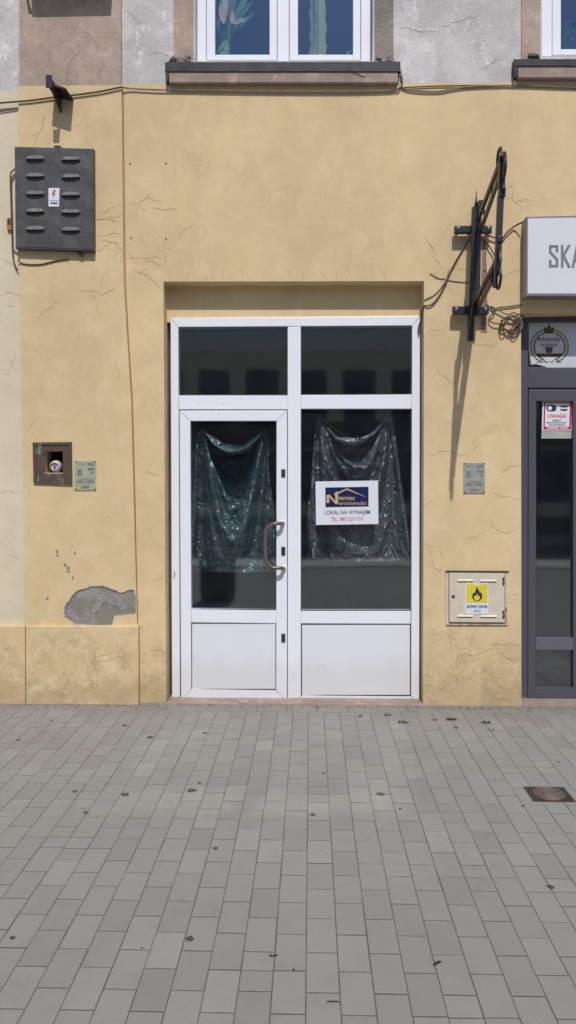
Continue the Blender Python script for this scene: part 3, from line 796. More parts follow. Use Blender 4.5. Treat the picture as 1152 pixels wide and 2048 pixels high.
gasketed(602, 818, 823, 1221, FY+.006, dw); gasketed(603, 1248, 821, 1391, FY+.006, dw, False)
# door leaf
DY = FY-.012
m = MB()
m.quadbar([(359, 821), (574, 821), (553, 842), (381, 842)], DY, DY+.06, .003)
m.quadbar([(359, 821), (381, 842), (383, 1378), (362, 1400)], DY+.0003, DY+.06, .003)
m.quadbar([(553, 842), (574, 821), (574, 1402), (552, 1380)], DY+.0003, DY+.06, .003)
m.quadbar([(383, 1378), (552, 1380), (574, 1402), (362, 1400)], DY+.0003, DY+.06, .003)
m.quadbar([(382, 1218), (553, 1220), (552, 1247), (383, 1245)], DY+.0006, DY+.06, .003)
m.slot(1)
for a, b in (((360, 822), (381, 842)), ((573, 822), (553, 842)), ((362, 1399), (383, 1378)), ((573, 1401), (552, 1380)), ((383, 1219), (383, 1245)), ((553, 1221), (552, 1247))): seam(m, a, b, DY-.0004)
m.slot(2)
for (x, y) in ((425, 827), (438, 828)): disc(m, x, y, .003, DY-.001)
for a, b in (((358.5, 822), (361.5, 1402)), ((575, 822), (575, 1404)), ((359, 820), (575, 820))):
    m.bar(P(*a, FY+.0005), P(*b, FY+.0005), .004, .004)
m.bar(P(362, 1403.5, FY-.001), P(575, 1404.5, FY-.001), .006, .012)
door = m.build('shop_door', [M['pvc'], M['seam'], M['gasket']], house, 'white glazed plastic door with brown bow handle')
gasketed(381, 842, 553, 1219, DY+.006, door); gasketed(383, 1246, 552, 1379, DY+.006, door, False)
# bow handle, standing off to the left
hz = []
for (x, y, yy) in ((566, 1046, DY), (562, 1047, DY-.045), (552, 1047, DY-.06), (542, 1050, DY-.062), (533, 1058, DY-.063), (530.5, 1072, DY-.064), (530.5, 1092, DY-.064), (531, 1112, DY-.064), (534, 1125, DY-.063), (543, 1134, DY-.062), (552, 1136, DY-.061), (563, 1136, DY-.05), (568, 1137, DY)):
    hz.append(P(x, y, yy))
MB().tube(smooth_px(hz, 6), .0125, 14).build('handle', M['bronze'], door)
for (x, y) in ((565, 1046), (567.5, 1137)):
    c = P(x, y, DY); MB().lathe([(.0, -.012), (.016, -.012), (.017, -.004), (.018, .001)], c, 20, 'Y').build('handle_rose', M['pvc2'], door)
for (x, y, hh) in ((566.5, 946, 8), (566.5, 1102, 8.5), (566.5, 1276, 8.5)):
    k = MB(); k.quadbar([(x-4, y-hh), (x+4, y-hh), (x+4, y+hh), (x-4, y+hh)], DY-.008, DY+.002, .004); k.build('lock_cylinder', M['lock'], door)
# threshold
mb = MB(); a = P(333, 1402, -.0); b = P(846, 1406, 0)
mb.box((a.x, -.022, -.05), (b.x, .3, .006), .003); mb.box((a.x+.012, .03, .0), (b.x-.012, .3, .011), .003)
mb.build('threshold', M['threshold'], house)
# peeled smooth strip of plaster left of frame
mb = MB(); crackset(mb, [(347, 1140, 60, 14), (346, 1150, 30, 10)], FY-.001, .006); mb.build('chipped_paint', M['hole'], frame)

# ------------------------------------------------------------------ bin liners hung behind the glass
def ridge(t): return 1-abs(2*(t-math.floor(t))-1)
def bag(key, x0t, x1t, x0b, x1b, ytop, ybot, Y, mat, label):
    nx, ny = SNX, SNY; N = (nx+1)*(ny+1); xs, ys, zs = zip(*DRAPE[key])
    lo, hi, zm = min(xs), max(xs), min(zs); vs = []
    for n in range(N):
        u = (xs[n]-lo)/(hi-lo); v = zs[n]/zm
        py = ytop+(ybot-ytop)*v; px = (x0t+(x1t-x0t)*u)*(1-v)+(x0b+(x1b-x0b)*u)*v
        c = 1.5*noise.noise(Vector((px*.03, py*.024, Y*7)))
        p = P(px, py, Y+(ys[n]-.02)*3.1-.012*abs(c)-.008*abs(noise.noise(Vector((px*.06+py*.02, py*.05, 3+Y))))); vs.append(p)
    fs = [[j*(nx+1)+i, j*(nx+1)+i+1, (j+1)*(nx+1)+i+1, (j+1)*(nx+1)+i] for j in range(ny) for i in range(nx)]
    mb = MB(); mb.add(vs, fs, True); o = mb.build('bin_liner', mat)
    sd = o.modifiers.new('smooth', 'SUBSURF'); sd.levels = sd.render_levels = 1
    so2 = o.modifiers.new('thickness', 'SOLIDIFY'); so2.thickness = .0006; so2.offset = 1
    return finish(o, label, 'bin liner')
BY = FY+.20
bag('g', 370, 550, 368, 560, 862, 1146, BY, M['bagg'], 'creased dark green plastic bag hung behind the door glass')
bag('b', 627, 797, 608, 828, 836, 1124, BY, M['bag'], 'creased black plastic bag hung behind the display pane with the rental notice')

# ------------------------------------------------------------------ rental notice
sy = FY+.0125
rs = empty('rental_notice', P(694, 1006, sy), 'white rental notice with blue house logo taped to the display pane', 'notice')
m = MB(); m.prism(pxl(((631, 963), (756, 961), (757, 1048), (632, 1050)), sy), (0, .003, 0)); m.build('sheet', M['white'], rs)
m = MB(); m.prism(pxl(((650.5, 975), (737, 973.5), (737, 1013), (651, 1014.5)), sy-.0008), (0, .0006, 0)); m.build('logo_panel', M['navy'], rs)
ly = sy-.0014
m = MB()
for poly in ([(653, 1006), (653, 990), (659, 989), (670.5, 1002), (670.5, 984), (676, 983), (676, 1008), (671, 1008), (658.5, 994), (658.5, 1006)],):
    m.poly([pxl([(a, b) for a, b in poly], ly)])
m.prism(pxl(((668, 988), (694, 976.5), (695, 979), (669, 991)), ly-.0002), (0, .0004, 0))
m.prism(pxl(((694, 976.5), (733, 994), (731, 993.6), (693, 979.5)), ly-.0004), (0, .0004, 0))
text_into(m, 'iemiec', .043, 693.5, 996, ly, 'CENTER', .012, width=.112)
text_into(m, 'ieruchomości', .036, 705, 1006.5, ly, 'CENTER', .006, width=.188)
m.build('logo_lettering', M['tan'], rs)
m = MB(); text_into(m, 'LOKAL NA WYNAJEM', .040, 694.5, 1025, ly, 'CENTER', .003, width=.308, rot=.01); m.build('notice_lettering', M['teal'], rs)
m = MB(); text_into(m, 'TEL. 880-227-737', .037, 693.5, 1038.5, ly, 'CENTER', .0, width=.222, rot=.01); m.build('phone_lettering', M['pinkred'], rs)

# ------------------------------------------------------------------ louvred meter box
lb = empty('louvred_cabinet', P(108, 503, 0), 'dark grey louvred metal cabinet high on the yellow pilaster', 'cabinet')
LY = PY-.045
m = MB(); m.quadbar([(29, 293), (187, 297), (188, 502), (31, 497)], LY, PY+.01, .004); m.build('body', M['louver'], lb)
m = MB(); m.prism(pxl(((33, 297), (184, 301), (184.5, 498), (35, 493)), LY-.003), (0, .0032, 0)); m.build('door', M['louver'], lb)
for i, y in enumerate((316, 351, 386.5, 421.5, 457)):
    for x in (70.5, 141.5):
        yy = y+(x > 100)*1.8
        k = MB(); N = 10; prof = []
        c = P(x, yy, LY-.003); wv = .062; hv = .030
        for j in range(N+1):
            u = -1+2*j/N; r = math.sqrt(max(0, 1-abs(u)**4))
            for (dz, dy) in ((hv*.55, 0), (hv*.2, -.010*r), (-hv*.35, -.019*r), (-hv*.42, -.019*r), (-hv*.42, 0)):
                prof.append(Vector((c.x+u*wv, c.y+dy-.0004, c.z+dz*max(r, .25))))
        fs = [[j*5+q, (j+1)*5+q, (j+1)*5+q+1, j*5+q+1] for j in range(N) for q in range(4)]
        k.add(prof, fs, False); k.slot(1); k.bar(P(x-18.5, yy+3.6, LY-.0065), P(x+18.5, yy+3.6, LY-.0065), .004, .013); k.build('louvre', [M['chalk'], M['black']], lb)
m = MB(); ly = LY-.0045
m.prism(pxl(((97, 376), (119, 376), (118, 413), (97, 413)), ly), (0, .001, 0))
m.slot(1); m.poly([pxl(((108, 379), (103, 390), (108, 389), (104, 399), (112, 387), (107, 388), (112, 380)), ly-.0006)])
m.slot(2); rectpx(m, 99, 401, 117, 402.2, ly-.0006); rectpx(m, 101, 405, 115, 408, ly-.0006)
m.build('warning_sticker', [M['white'], M['red'], M['inkd']], lb)
m = MB(); disc(m, 97, 476, .004, LY-.0036); disc(m, 101, 476, .004, LY-.0036); m.build('keyhole', M['black'], lb)
m = MB(); m.quadbar([(108, 291), (120, 291), (120, 297), (108, 297)], LY+.01, PY, .001); m.build('latch', M['flash'], lb)
m = MB(); m.tube(smooth_px([P(150, 498, PY-.03), P(158, 508, PY-.025), P(166, 512, PY-.02), P(160, 503, PY-.02)], 4), .006, 6); m.build('hasp', M['flash'], lb)
# old junction by the cabinet
jb = MB(); jb.quadbar([(13, 438), (24, 438), (25, 460), (14, 460)], -.03, -.01, .002); jb.slot(1)
jb.quadbar([(15, 436), (20, 436), (20, 447), (15, 447)], -.036, -.028, .001)
o = jb.build('junction_block', [simple('ochre_bakelite', (176, 128, 74), .5), M['hole']]); finish(o, 'small ochre junction block left of the louvred cabinet', 'junction block')

# ------------------------------------------------------------------ small bracket near the top left
br = empty('iron_bracket', P(130, 195, 0), 'short rusty iron bracket sticking out of the pilaster top', 'bracket')
a = P(134, 205, PY); zt = a.z
m = MB()
m.prism([P(110, 192, PY+.01), P(148, 200, PY+.01), P(148, 200, PY+.01)+Vector((-.004, -.165, .0)), P(110, 192, PY+.01)+Vector((-.004, -.165, .012))], (0, 0, -.012))
m.build('shelf_plate', M['flash'], br)
m = MB(); c = P(120, 190, PY)
m.prism([c+Vector((0, .01, 0)), c+Vector((0, -.2, .012)), c+Vector((0, -.2, -.055)), c+Vector((0, .01, -.12))], (.01, 0, 0)); m.build('web', M['flash'], br)
m = MB(); m.box(c+Vector((-.028, -.205, -.05)), c+Vector((.012, -.195, .03)), .003); m.build('end_plate', M['flash'], br)

# unseen metal box above the frame, sized by its shade on the brown stucco, with its hanging strap
m = empty('metal_box', P(142, -80, -.2), 'unseen dark box mounted on the brown stucco above the top left corner, casting its shade below', 'metal box')
k = MB(); a = P(66, 0, PY); b = P(221, 0, PY); zl = P(140, 38, PY).z
bd = .17; z0 = zl+bd*1.37
k.box((a.x+.01, PY-bd, z0), (b.x+.02, PY+.01, z0+.35), .004); k.build('box', M['flash'], m)
k = MB(); k.tube(smooth_px([P(50, -60, PY-.05), P(55, 2, PY-.03), P(59, 14, PY-.02), P(63, 24, PY-.004)], 5), .005, 6); k.build('strap', M['cabled'], m)

# ------------------------------------------------------------------ projecting sign bracket
sg = empty('sign_bracket', P(945, 620, 0), 'empty black steel bracket for a hanging sign projecting beside the light box', 'sign bracket')
QY = -.075
for (x0, x1, y0, y1) in ((910, 984, 451, 465), (906, 978, 612, 628)):
    k = MB(); k.quadbar([(x0, y0), (x1, y0-.5), (x1, y1-.5), (x0, y1)], QY, QY+.04, .003)
    cb = k.build('crossbar', M['black'], sg)
    for x in (x0+7, x1-7):
        c = P(x, (y0+y1)/2-2, QY); MB().lathe([(.0, -.014), (.006, -.014), (.007, -.006), (.013, -.005), (.013, .001)], c, 12, 'Y').build('bolt', M['steel'], cb)
        MB().tube([c+Vector((0, .03, -.012)), c+Vector((0, .08, -.012))], .008, 8).build('spacer', M['steel'], cb)
k = MB(); k.bar(P(950, 415, QY-.025), P(940.5, 682, QY-.025), .038, .03); k.build('post', M['black'], sg)
k = MB(); k.bar(P(957.5, 425, QY-.03), P(953.5, 622, QY-.03), .030, .04)
k.quadbar([(950, 606), (962, 606), (962, 630), (950, 630)], QY-.05, QY, .002); k.build('hinge_plate', M['black'], sg)
k = MB(); k.tube([P(951, 415, QY-.02), P(952.5, 398, QY-.02), P(952.8, 381, QY-.02)], [.009, .005, .0015], 8); k.build('finial', M['black'], sg)
k = MB(); k.quadbar([(957, 400), (967, 399), (968, 412), (957, 420)], QY-.08, QY-.02, .002); k.build('top_clamp', M['black'], sg)
OY = -.86
arms = [((956, 440, QY-.02), (1001, 322, OY)), ((961, 462, QY-.02), (1002, 345, OY)), ((949, 606, QY-.02), (993, 521, OY)), ((954, 620, QY-.02), (996, 536, OY))]
for a, b in arms:
    MB().bar(P(*a), P(*b), .018, .028).build('arm', M['blackb'], sg)
for (t, a, b) in ((.25, 0, 1), (.62, 0, 1), (.3, 2, 3), (.7, 2, 3)):
    A = P(*arms[a][0]).lerp(P(*arms[a][1]), t); B = P(*arms[b][0]).lerp(P(*arms[b][1]), t); MB().bar(A, B, .014, .012).build('arm_tie', M['blackb'], sg)
top = P(1003, 330, OY); bot = P(994.5, 540, OY)
k = MB(); k.bar(P(1003.5, 312, OY), P(1001.5, 395, OY), .028, .024); k.bar(P(1001, 392, OY), P(994.5, 545, OY), .034, .024); k.build('outer_bar', M['black'], sg)
k = MB()
def curl(c, r, a0, a1, rr=.008, n=14, dx=0.0):
    return [Vector((c.x+dx, c.y+math.cos(R(a0+(a1-a0)*i/n))*r, c.z+math.sin(R(a0+(a1-a0)*i/n))*r*1.15)) for i in range(n+1)]
c = P(1005, 352, OY); k.tube([Vector((c.x, c.y-.04+.02*math.sin(i/12*6.3), c.z-.09+.2*i/12)) for i in range(13)], .010, 8)
k.tube(curl(P(1005, 335, OY-.03), .055, -60, 250, dx=.004), .008, 8)
k.tube(curl(P(1001, 318, OY+.03), .05, -100, 200, dx=-.006), .008, 8)
k.build('top_scroll', M['black'], sg)
k = MB()
k.tube(curl(P(996, 556, OY-.03), .05, -250, 60, dx=.003), .008, 8)
k.tube(curl(P(989, 553, OY+.04), .045, -230, 40, dx=-.004), .008, 8)
k.tube([P(997, 490, OY), P(999.5, 505, OY-.03), P(1001, 518, OY-.05), P(999, 535, OY-.05), P(995, 550, OY-.02)], .009, 8)
k.bar(P(992.5, 530, OY-.01), P(991, 576, OY-.01), .02, .016)
k.bar(P(986, 535, OY+.08), P(985, 570, OY+.08), .012, .014)
k.build('bottom_scroll', M['black'], sg)
for (x, y) in ((1004, 389), (999, 480)):
    k = MB(); c = P(x, y, OY); k.box(c-Vector((.016, .02, .018)), c+Vector((.016, .02, .018)), .004); k.build('collar', M['black'], sg)
c = P(1004.5, 309, OY-.03); MB().lathe([(.0, -.012), (.006, -.01), (.007, .0), (.007, .01)], c, 10, 'Y').build('bolt', M['steel'], sg)

# faded painted strap on the wall behind the bracket
m = MB(); m.prism(pxl(jit([(966, 478), (970, 480), (975, 560), (974, 664), (962, 664), (963, 560)], .8, 5), -.003), (0, .003, 0))
m.slot(1)
for i in range(16):
    x = random.uniform(965, 972); y = random.uniform(500, 600); m.prism(pxl(jit([(x-2, y-4), (x+2, y-3), (x+2, y+4), (x-1, y+5)], .8, 2), -.004), (0, .0015, 0))
m.slot(2); disc(m, 968, 647, .007, -.0045); disc(m, 969, 541, .009, -.0045)
o = m.build('painted_strap', [M['redstrap'], M['mortar2'], M['hole']]); finish(o, 'flaking red and white iron strap flat on the wall behind the sign bracket', 'strap')

# ------------------------------------------------------------------ light box sign
ls = empty('light_box_sign', P(1150, 590, 0), 'white light box sign with grey letters above the dark glazed door', 'sign')
SY = -.11
m = MB(); m.quadbar([(1053, 432.5), (1760, 418), (1760, 592), (1052, 592)], SY, .0, .003); m.build('housing', M['lboxe'], ls)
m = MB(); m.prism(pxl(((1056, 437), (1752, 423), (1752, 587), (1055.5, 587)), SY-.002), (0, .002, 0)); m.build('face', M['lbox'], ls)
def lettr(m, strokes, Y, t):
    for pl in strokes:
        for a, b in zip(pl, pl[1:]):
            A, B = P(a[0], a[1], Y), P(b[0], b[1], Y); d = (B-A).normalized()
            m.bar(A-d*t*.4, B+d*t*.4, t, .0012, Vector((0, -1, 0)).cross(d)); Y -= .00008
m = MB(); T = .0155
lettr(m, [[(1114, 502), (1114, 492.5), (1100.5, 492.5), (1100.5, 504), (1114, 519), (1114, 532), (1100.5, 532), (1100.5, 521)],
          [(1124.5, 491.5), (1124.5, 533)], [(1138, 491.5), (1127, 511)], [(1127, 511), (1138, 533)],
          [(1146, 533), (1154.5, 491)], [(1154.5, 491), (1163, 533)], [(1148.5, 521), (1160.5, 521)]], SY-.0032, T)
m.build('lettering', M['ltext'], ls)

# ------------------------------------------------------------------ neighbouring dark shop front
AY = .13
m = MB()
m.quadbar([(1040, 600), (1620, 590), (1620, 644), (1040, 644)], AY, AY+.07, .003)
m.quadbar([(1040, 644), (1056, 644), (1056, 1403), (1043, 1403)], AY+.0004, AY+.07, .003)
m.quadbar([(1056, 735), (1620, 733), (1620, 776), (1056, 776)], AY+.0008, AY+.07, .003)
m.quadbar([(1312, 776), (1336, 776), (1336, 1403), (1312, 1403)], AY+.0008, AY+.07, .003)
m.quadbar([(1600, 776), (1620, 776), (1620, 1403), (1600, 1403)], AY+.0008, AY+.07, .003)
m.quadbar([(1336, 1380), (1600, 1380), (1600, 1403), (1336, 1403)], AY+.0012, AY+.07, .003)
fr2 = m.build('dark_shop_front_frame', M['anth'], house, 'anthracite metal shop front frame at the right edge')
k = MB(); k.quadbar([(1056, 644), (1620, 642), (1620, 735), (1056, 735)], AY+.03, AY+.036, 0); k.build('glass_pane', M['glass'], fr2)
k = MB(); k.quadbar([(1336, 776), (1600, 776), (1600, 1380), (1336, 1380)], AY+.03, AY+.036, 0); k.build('glass_pane', M['glass'], fr2)
m = MB()
EY = AY-.012
m.quadbar([(1057.5, 779), (1310, 779), (1292, 802), (1072.5, 802)], EY, EY+.06, .003)
m.quadbar([(1057.5, 779), (1072.5, 802), (1072, 1376), (1056, 1401)], EY+.0003, EY+.06, .003)
m.quadbar([(1292, 802), (1310, 779), (1310, 1401), (1292, 1376)], EY+.0003, EY+.06, .003)
m.quadbar([(1072, 1376), (1292, 1376), (1310, 1401), (1056, 1401)], EY+.0006, EY+.06, .003)
m.quadbar([(1146.5, 802), (1160, 802), (1160, 1376), (1146.5, 1376)], EY+.0009, EY+.05, .003)
gd = m.build('glazed_door', M['anth'], house, 'anthracite framed glass door at the right edge')
k = MB(); k.quadbar([(1072, 1276), (1146.5, 1276), (1146.5, 1300), (1072, 1300)], EY+.0012, EY+.05, .003); k.quadbar([(1160, 1276), (1292, 1276), (1292, 1300), (1160, 1300)], EY+.0012, EY+.05, .003); k.build('rail', M['anthl'], gd)
k = MB(); k.quadbar([(1072, 802), (1292, 802), (1292, 1376), (1072, 1376)], EY+.03, EY+.036, 0); k.build('glass_pane', M['glass'], gd)
mb = MB(); a = P(1043, 1402, 0)
mb.box((a.x, -.012, -.05), (3.4, .32, .008), .003); mb.box((a.x+.0, .03, .0), (3.4, .34, .016), .004); mb.build('shop_threshold', M['threshold'], house)
# frosted film with gilt emblem
em = empty('emblem_film', P(1100, 735, AY), 'pale window film with gold crown and wreath emblem above the dark door', 'window film')
fy = AY+.029
m = MB(); m.prism(pxl(((1057.5, 643), (1300, 643), (1300, 735), (1096, 735), (1072, 728), (1062, 729), (1057.5, 700)), fy), (0, .0006, 0)); m.build('film', M['paper'], em)
cx, cy, rx, ry = 1099, 693, 34, 31
gy = fy-.0006
for sgn in (-1, 1):
    m = MB()
    for i in range(17):
        a = R(68-i*8.3) if sgn > 0 else R(112+i*8.3)
        x, y = cx+rx*math.cos(a), cy-ry*math.sin(a)
        for dr in (-3.2, 3.2):
            ta = a - sgn*R(38)*(-1) ; ux, uy = math.cos(a+sgn*R(60)), -math.sin(a+sgn*R(60))
            bx, by = x+math.cos(a)*dr, y-math.sin(a)*dr
            m.cur = (i+(dr > 0)) % 2
            l = [(bx-ux*4, by-uy*4), (bx+uy*1.6, by-ux*1.6), (bx+ux*4, by+uy*4), (bx-uy*1.6, by+ux*1.6)]
            m.add(pxl(l, gy-.0002*(dr > 0)), [[0, 1, 2, 3]])
    m.build('laurel_branch', [M['gold'], M['goldd']], em)
m = MB(); m.poly([pxl(((1089, 667), (1087, 656), (1091, 654), (1093, 657), (1096, 651), (1098, 647), (1100, 651), (1103, 657), (1105, 654), (1109, 656), (1107, 667)), gy)]); m.build('crown', M['goldd'], em)
m = MB()
for (x0_, x1_, y_, am, st_) in ((1077, 1121, 679, 4.5, 2.1), (1082, 1114, 690, 3.5, 2.3)):
    t_ = x0_; zz = []
    while t_ < x1_: zz.append(P(t_+random.uniform(-.6, .6), y_+(am if len(zz) % 2 else -am)*random.uniform(.5, 1), gy-.001)); t_ += st_*random.uniform(.7, 1.3)
    m.tube(zz, .0028, 5)
m.poly([pxl(((1090, 694), (1106, 694), (1104, 706), (1092, 706)), gy)])
m.prism(pxl(((1073, 707), (1123, 707), (1121, 714), (1075, 714)), gy), (0, .0003, 0))
m.build('emblem_lettering', M['goldd'], em)
m = MB()
for sg_ in (-1, 1): m.tube([P(1098+sg_*t, 721+3*math.sin(t*.35), gy-.001) for t in range(2, 26, 2)], .003, 5)
m.build('flourish', M['platetext'], em)
# camera warning sticker
st = empty('warning_sticker', P(1114, 862, EY), 'red bordered camera surveillance warning sticker on the dark glass door', 'sticker')
ty = EY+.0295
m = MB(); m.prism(pxl(((1085, 802), (1146, 801.5), (1144.5, 861), (1083.5, 861)), ty), (0, .0005, 0)); m.build('sheet', M['white'], st)
m = MB(); t0 = ty-.0006
for q in ([(1088, 804.5), (1143.5, 804.2), (1143.5, 806), (1088, 806.2)], [(1088, 806), (1091, 806), (1089.6, 858), (1086.6, 858)], [(1140, 806), (1143.5, 806), (1142, 858), (1138.6, 858)], [(1087, 853.5), (1142, 853.5), (1141.8, 859), (1087, 859)]):
    m.add(pxl(q, t0), [[0, 1, 2, 3]]); t0 -= .0001
text_into(m, 'UWAGA', .036, 1114, 832.5, ty-.0009, 'CENTER', .02, width=.122)
m.build('red_print', M['red'], st)
m = MB(); t0 = ty-.0009
disc(m, 1101, 816, .028, t0, 20, .024); m.add(pxl(((1101, 809.5), (1111, 811), (1113, 816), (1111, 822), (1101, 823)), t0-.0001), [[0, 1, 2, 3, 4]])
m.add(pxl(((1121, 812), (1131, 811), (1135.5, 813), (1135, 820), (1131, 822), (1121, 821)), t0), [[0, 1, 2, 3, 4, 5]])
for (tx, yy, wd) in (('OBIEKT', 841, .06), ('MONITOROWANY', 845.5, .135), ('CAŁODOBOWO', 850, .11)): text_into(m, tx, .014, 1113.5, yy, t0, 'CENTER', .02, width=wd)
m.build('dark_print', M['inkd'], st)
m = MB(); disc(m, 1100, 816, .014, t0-.0006, 16, .016); m.add(pxl(((1121, 815), (1135, 815), (1135, 818), (1121, 818)), t0-.0006), [[0, 1, 2, 3]]); rectpx(m, 1094, 855.2, 1118, 857.2, t0-.0006); rectpx(m, 1121, 855.2, 1136, 857.2, t0-.0006); m.build('white_print', M['white'], st)
m = MB(); m.prism(pxl(((1083.5, 862), (1143.5, 862), (1143, 877), (1082.5, 877)), ty), (0, .0005, 0)); o = m.build('paper_strip', M['greyfilm']); finish(o, 'plain grey paper strip right below the camera warning sticker', 'paper strip')

# ------------------------------------------------------------------ plates
def infoplate(x0, y0, x1, y1, Y, mat, label, word):
    e = empty('gas_plate', P((x0+x1)/2, y1, Y), label, 'plate', None)
    m = MB(); m.quadbar([(x0, y0), (x1, y0), (x1, y1), (x0, y1)], Y-.006, Y, .002); m.build('plate', mat, e)
    m = MB(); w_ = x1-x0; h_ = y1-y0; yy = Y-.0066
    def r(a, b, c, d): rectpx(m, x0+a*w_, y0+b*h_, x0+c*w_, y0+d*h_, yy)
    r(.12, .28, .35, .5); r(.18, .6, .85, .63); r(.47, .63, .53, .78)
    m2 = m
    for (a, b, c, d) in ((.6, .08, .92, .17), (.62, .24, .92, .33), (.74, .37, .90, .46), (.1, .66, .4, .76), (.58, .66, .9, .76), (.32, .84, .68, .93)): r(a, b, c, d)
    text_into(m, 'GAZ', .03, x0+.3*w_, y0+.13*h_, yy, 'CENTER', .0, width=.05)
    m.build('print', M['platetext'], e)
    for a, b in ((.06, .04), (.94, .04), (.06, .96), (.94, .96)):
        c = P(x0+a*w_, y0+b*h_, Y-.006); MB().lathe([(.0, -.004), (.004, -.003), (.005, .0005)], c, 8, 'Y').build('screw', M['iron'], e)
    return e
infoplate(149, 921, 192, 981, PY, M['plateg'], 'pale green gas marker plate on the pilaster beside the rusty niche', '')
infoplate(927, 925, 970, 987, 0, M['plate'], 'grey gas marker plate on the right pier above the gas cabinet', '')

# ------------------------------------------------------------------ rusty niche frame with cap inside
nf = empty('rusty_niche_frame', P(105, 970, PY), 'rusty square iron frame round a small wall niche', 'wall frame')
q0 = [(65, 885), (143, 884), (144, 970), (67, 967)]; q1 = [(71, 890), (138, 890), (138, 961), (72, 961)]; q2 = [(88, 902), (125.5, 902), (125.5, 947), (88, 947)]
m = MB()
for (A, B, yf) in ((q0, q1, PY-.012), (q1, q2, PY-.006)):
    for i in range(4):
        j = (i+1) % 4
        m.prism(pxl((A[i], A[j], B[j], B[i]), yf-i*.0003), (0, .012, 0))
m.build('frame', M['rust'], nf)
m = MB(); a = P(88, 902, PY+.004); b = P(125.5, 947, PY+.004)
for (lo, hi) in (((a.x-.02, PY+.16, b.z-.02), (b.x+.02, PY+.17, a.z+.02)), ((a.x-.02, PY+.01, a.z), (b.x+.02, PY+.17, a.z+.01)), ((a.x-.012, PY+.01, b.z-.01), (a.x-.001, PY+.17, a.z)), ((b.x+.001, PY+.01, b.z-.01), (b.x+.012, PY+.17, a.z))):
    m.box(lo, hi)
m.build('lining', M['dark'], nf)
m = MB(); m.box((a.x-.01, PY+.012, b.z-.03), (b.x+.01, PY+.17, b.z+.006)); m.build('niche_floor', M['threshold'], nf)
m = MB(); c = P(111.5, 931, PY+.035); c.z = b.z+.006+.042
prof = [(.0, -.030), (.008, -.030), (.009, -.022), (.018, -.020), (.020, -.026), (.026, -.026), (.030, -.020), (.040, -.008), (.042, .008), (.034, .026), (.015, .034), (.0, .036)]
m.lathe(prof, c, 28, 'Y'); o = m.build('pipe_cap', M['ceramic']); finish(o, 'round off white cap sitting inside the rusty wall niche', 'cap')
m = MB(); m.tube([c+Vector((.002, -.030, .008)), c+Vector((.004, -.034, .0)), c+Vector((0, -.034, -.012))], .004, 6); m.tube([c+Vector((math.cos(R(t))*.024, -.0275, math.sin(R(t))*.022)) for t in range(20, 200, 15)], .003, 6); k = m.build('cap_notch', M['iron']); k.parent = o; k.location = (0, 0, 0); 
for v in k.data.vertices: v.co = v.co
k.matrix_parent_inverse.identity()
# bring notch into cap space
lo = [min(v.co[i] for v in o.data.vertices) for i in range(3)]
ctr = Vector(o.location)
lo2 = [min(x) for x in zip(*[(c+Vector((.002, -.030, .008)))[:]])]
bpy.data.objects.remove(k)
m = MB(); m.tube([c+Vector((.002, -.030, .008)), c+Vector((.004, -.034, .0)), c+Vector((0, -.034, -.012))], .004, 6); m.tube([c+Vector((math.cos(R(t))*.024, -.0275, math.sin(R(t))*.022)) for t in range(20, 200, 15)], .003, 6); m.build('cap_notch', M['iron'], o)

# ------------------------------------------------------------------ gas cabinet
gb = empty('gas_cabinet', P(955, 1250, 0), 'cream gas cabinet with flame sticker low on the right pier', 'cabinet')
m = MB(); m.quadbar([(892, 1143), (1017, 1144), (1016, 1250), (892, 1249)], -.010, .02, .003); m.build('body', M['gasbox'], gb)
m = MB(); m.quadbar([(892, 1141.5), (1018, 1142.5), (1018, 1145), (892, 1144)], -.016, .0, 0); m.build('top_lip', M['iron'], gb)
m = MB(); m.quadbar([(898.5, 1146), (1009.5, 1147), (1009, 1245), (899, 1244)], -.016, -.009, .002)
m.slot(1); m.bar(P(898.3, 1246, -.0105), P(1009.5, 1247, -.0105), .006, .004); m.bar(P(897.6, 1146, -.0105), P(898, 1245, -.0105), .004, .004); m.bar(P(1010.2, 1147, -.0105), P(1010, 1246, -.0105), .003, .004)
gdoor = m.build('door', [M['gasbox'], M['hole']], gb)
m = MB(); rectpx(m, 900, 1247.6, 1015, 1250, -.0115); rectpx(m, 1010.5, 1200, 1014, 1249, -.0118); rectpx(m, 893, 1247.8, 899, 1250, -.0116); m.build('rust_edge', M['gasrust'], gb)
for (x0, x1, y) in ((915, 946, 1162), (961, 993, 1162.5), (915, 946, 1233), (962, 993, 1233.5)):
    m = MB(); a = P(x0, y, -.016); b = P(x1, y, -.016)
    m.prism([Vector((a.x, -.016, a.z+.012)), Vector((b.x, -.016, b.z+.012)), Vector((b.x, -.024, b.z)), Vector((a.x, -.024, a.z))], (0, .006, 0))
    m.slot(1); m.bar(Vector((a.x, -.0175, a.z-.004)), Vector((b.x, -.0175, b.z-.004)), .002, .007); m.build('vent_slot', [M['gasbox'], M['hole']], gdoor)
m = MB(); disc(m, 906.5, 1193.5, .0125, -.0168); m.build('keyhole', M['hole'], gdoor)
for y in (1158, 1166, 1224, 1233):
    m = MB(); c = P(1007, y, -.018); m.tube([c+Vector((0, 0, -.010)), c+Vector((0, 0, .010))], .0065, 8); m.build('hinge', M['iron'], gdoor)
m = MB(); m.prism(pxl(((930.5, 1166), (937, 1165), (954, 1168), (970, 1166), (976, 1165), (977, 1228), (931, 1228)), -.0185), (0, .002, 0)); stk = m.build('flame_sticker', M['white'], gb)
m = MB(); m.poly([pxl(((933, 1168), (938, 1167), (954, 1170), (970, 1168), (975, 1167), (975, 1205.5), (933, 1205.5)), -.0192)]); m.build('yellow_field', M['yel'], stk)
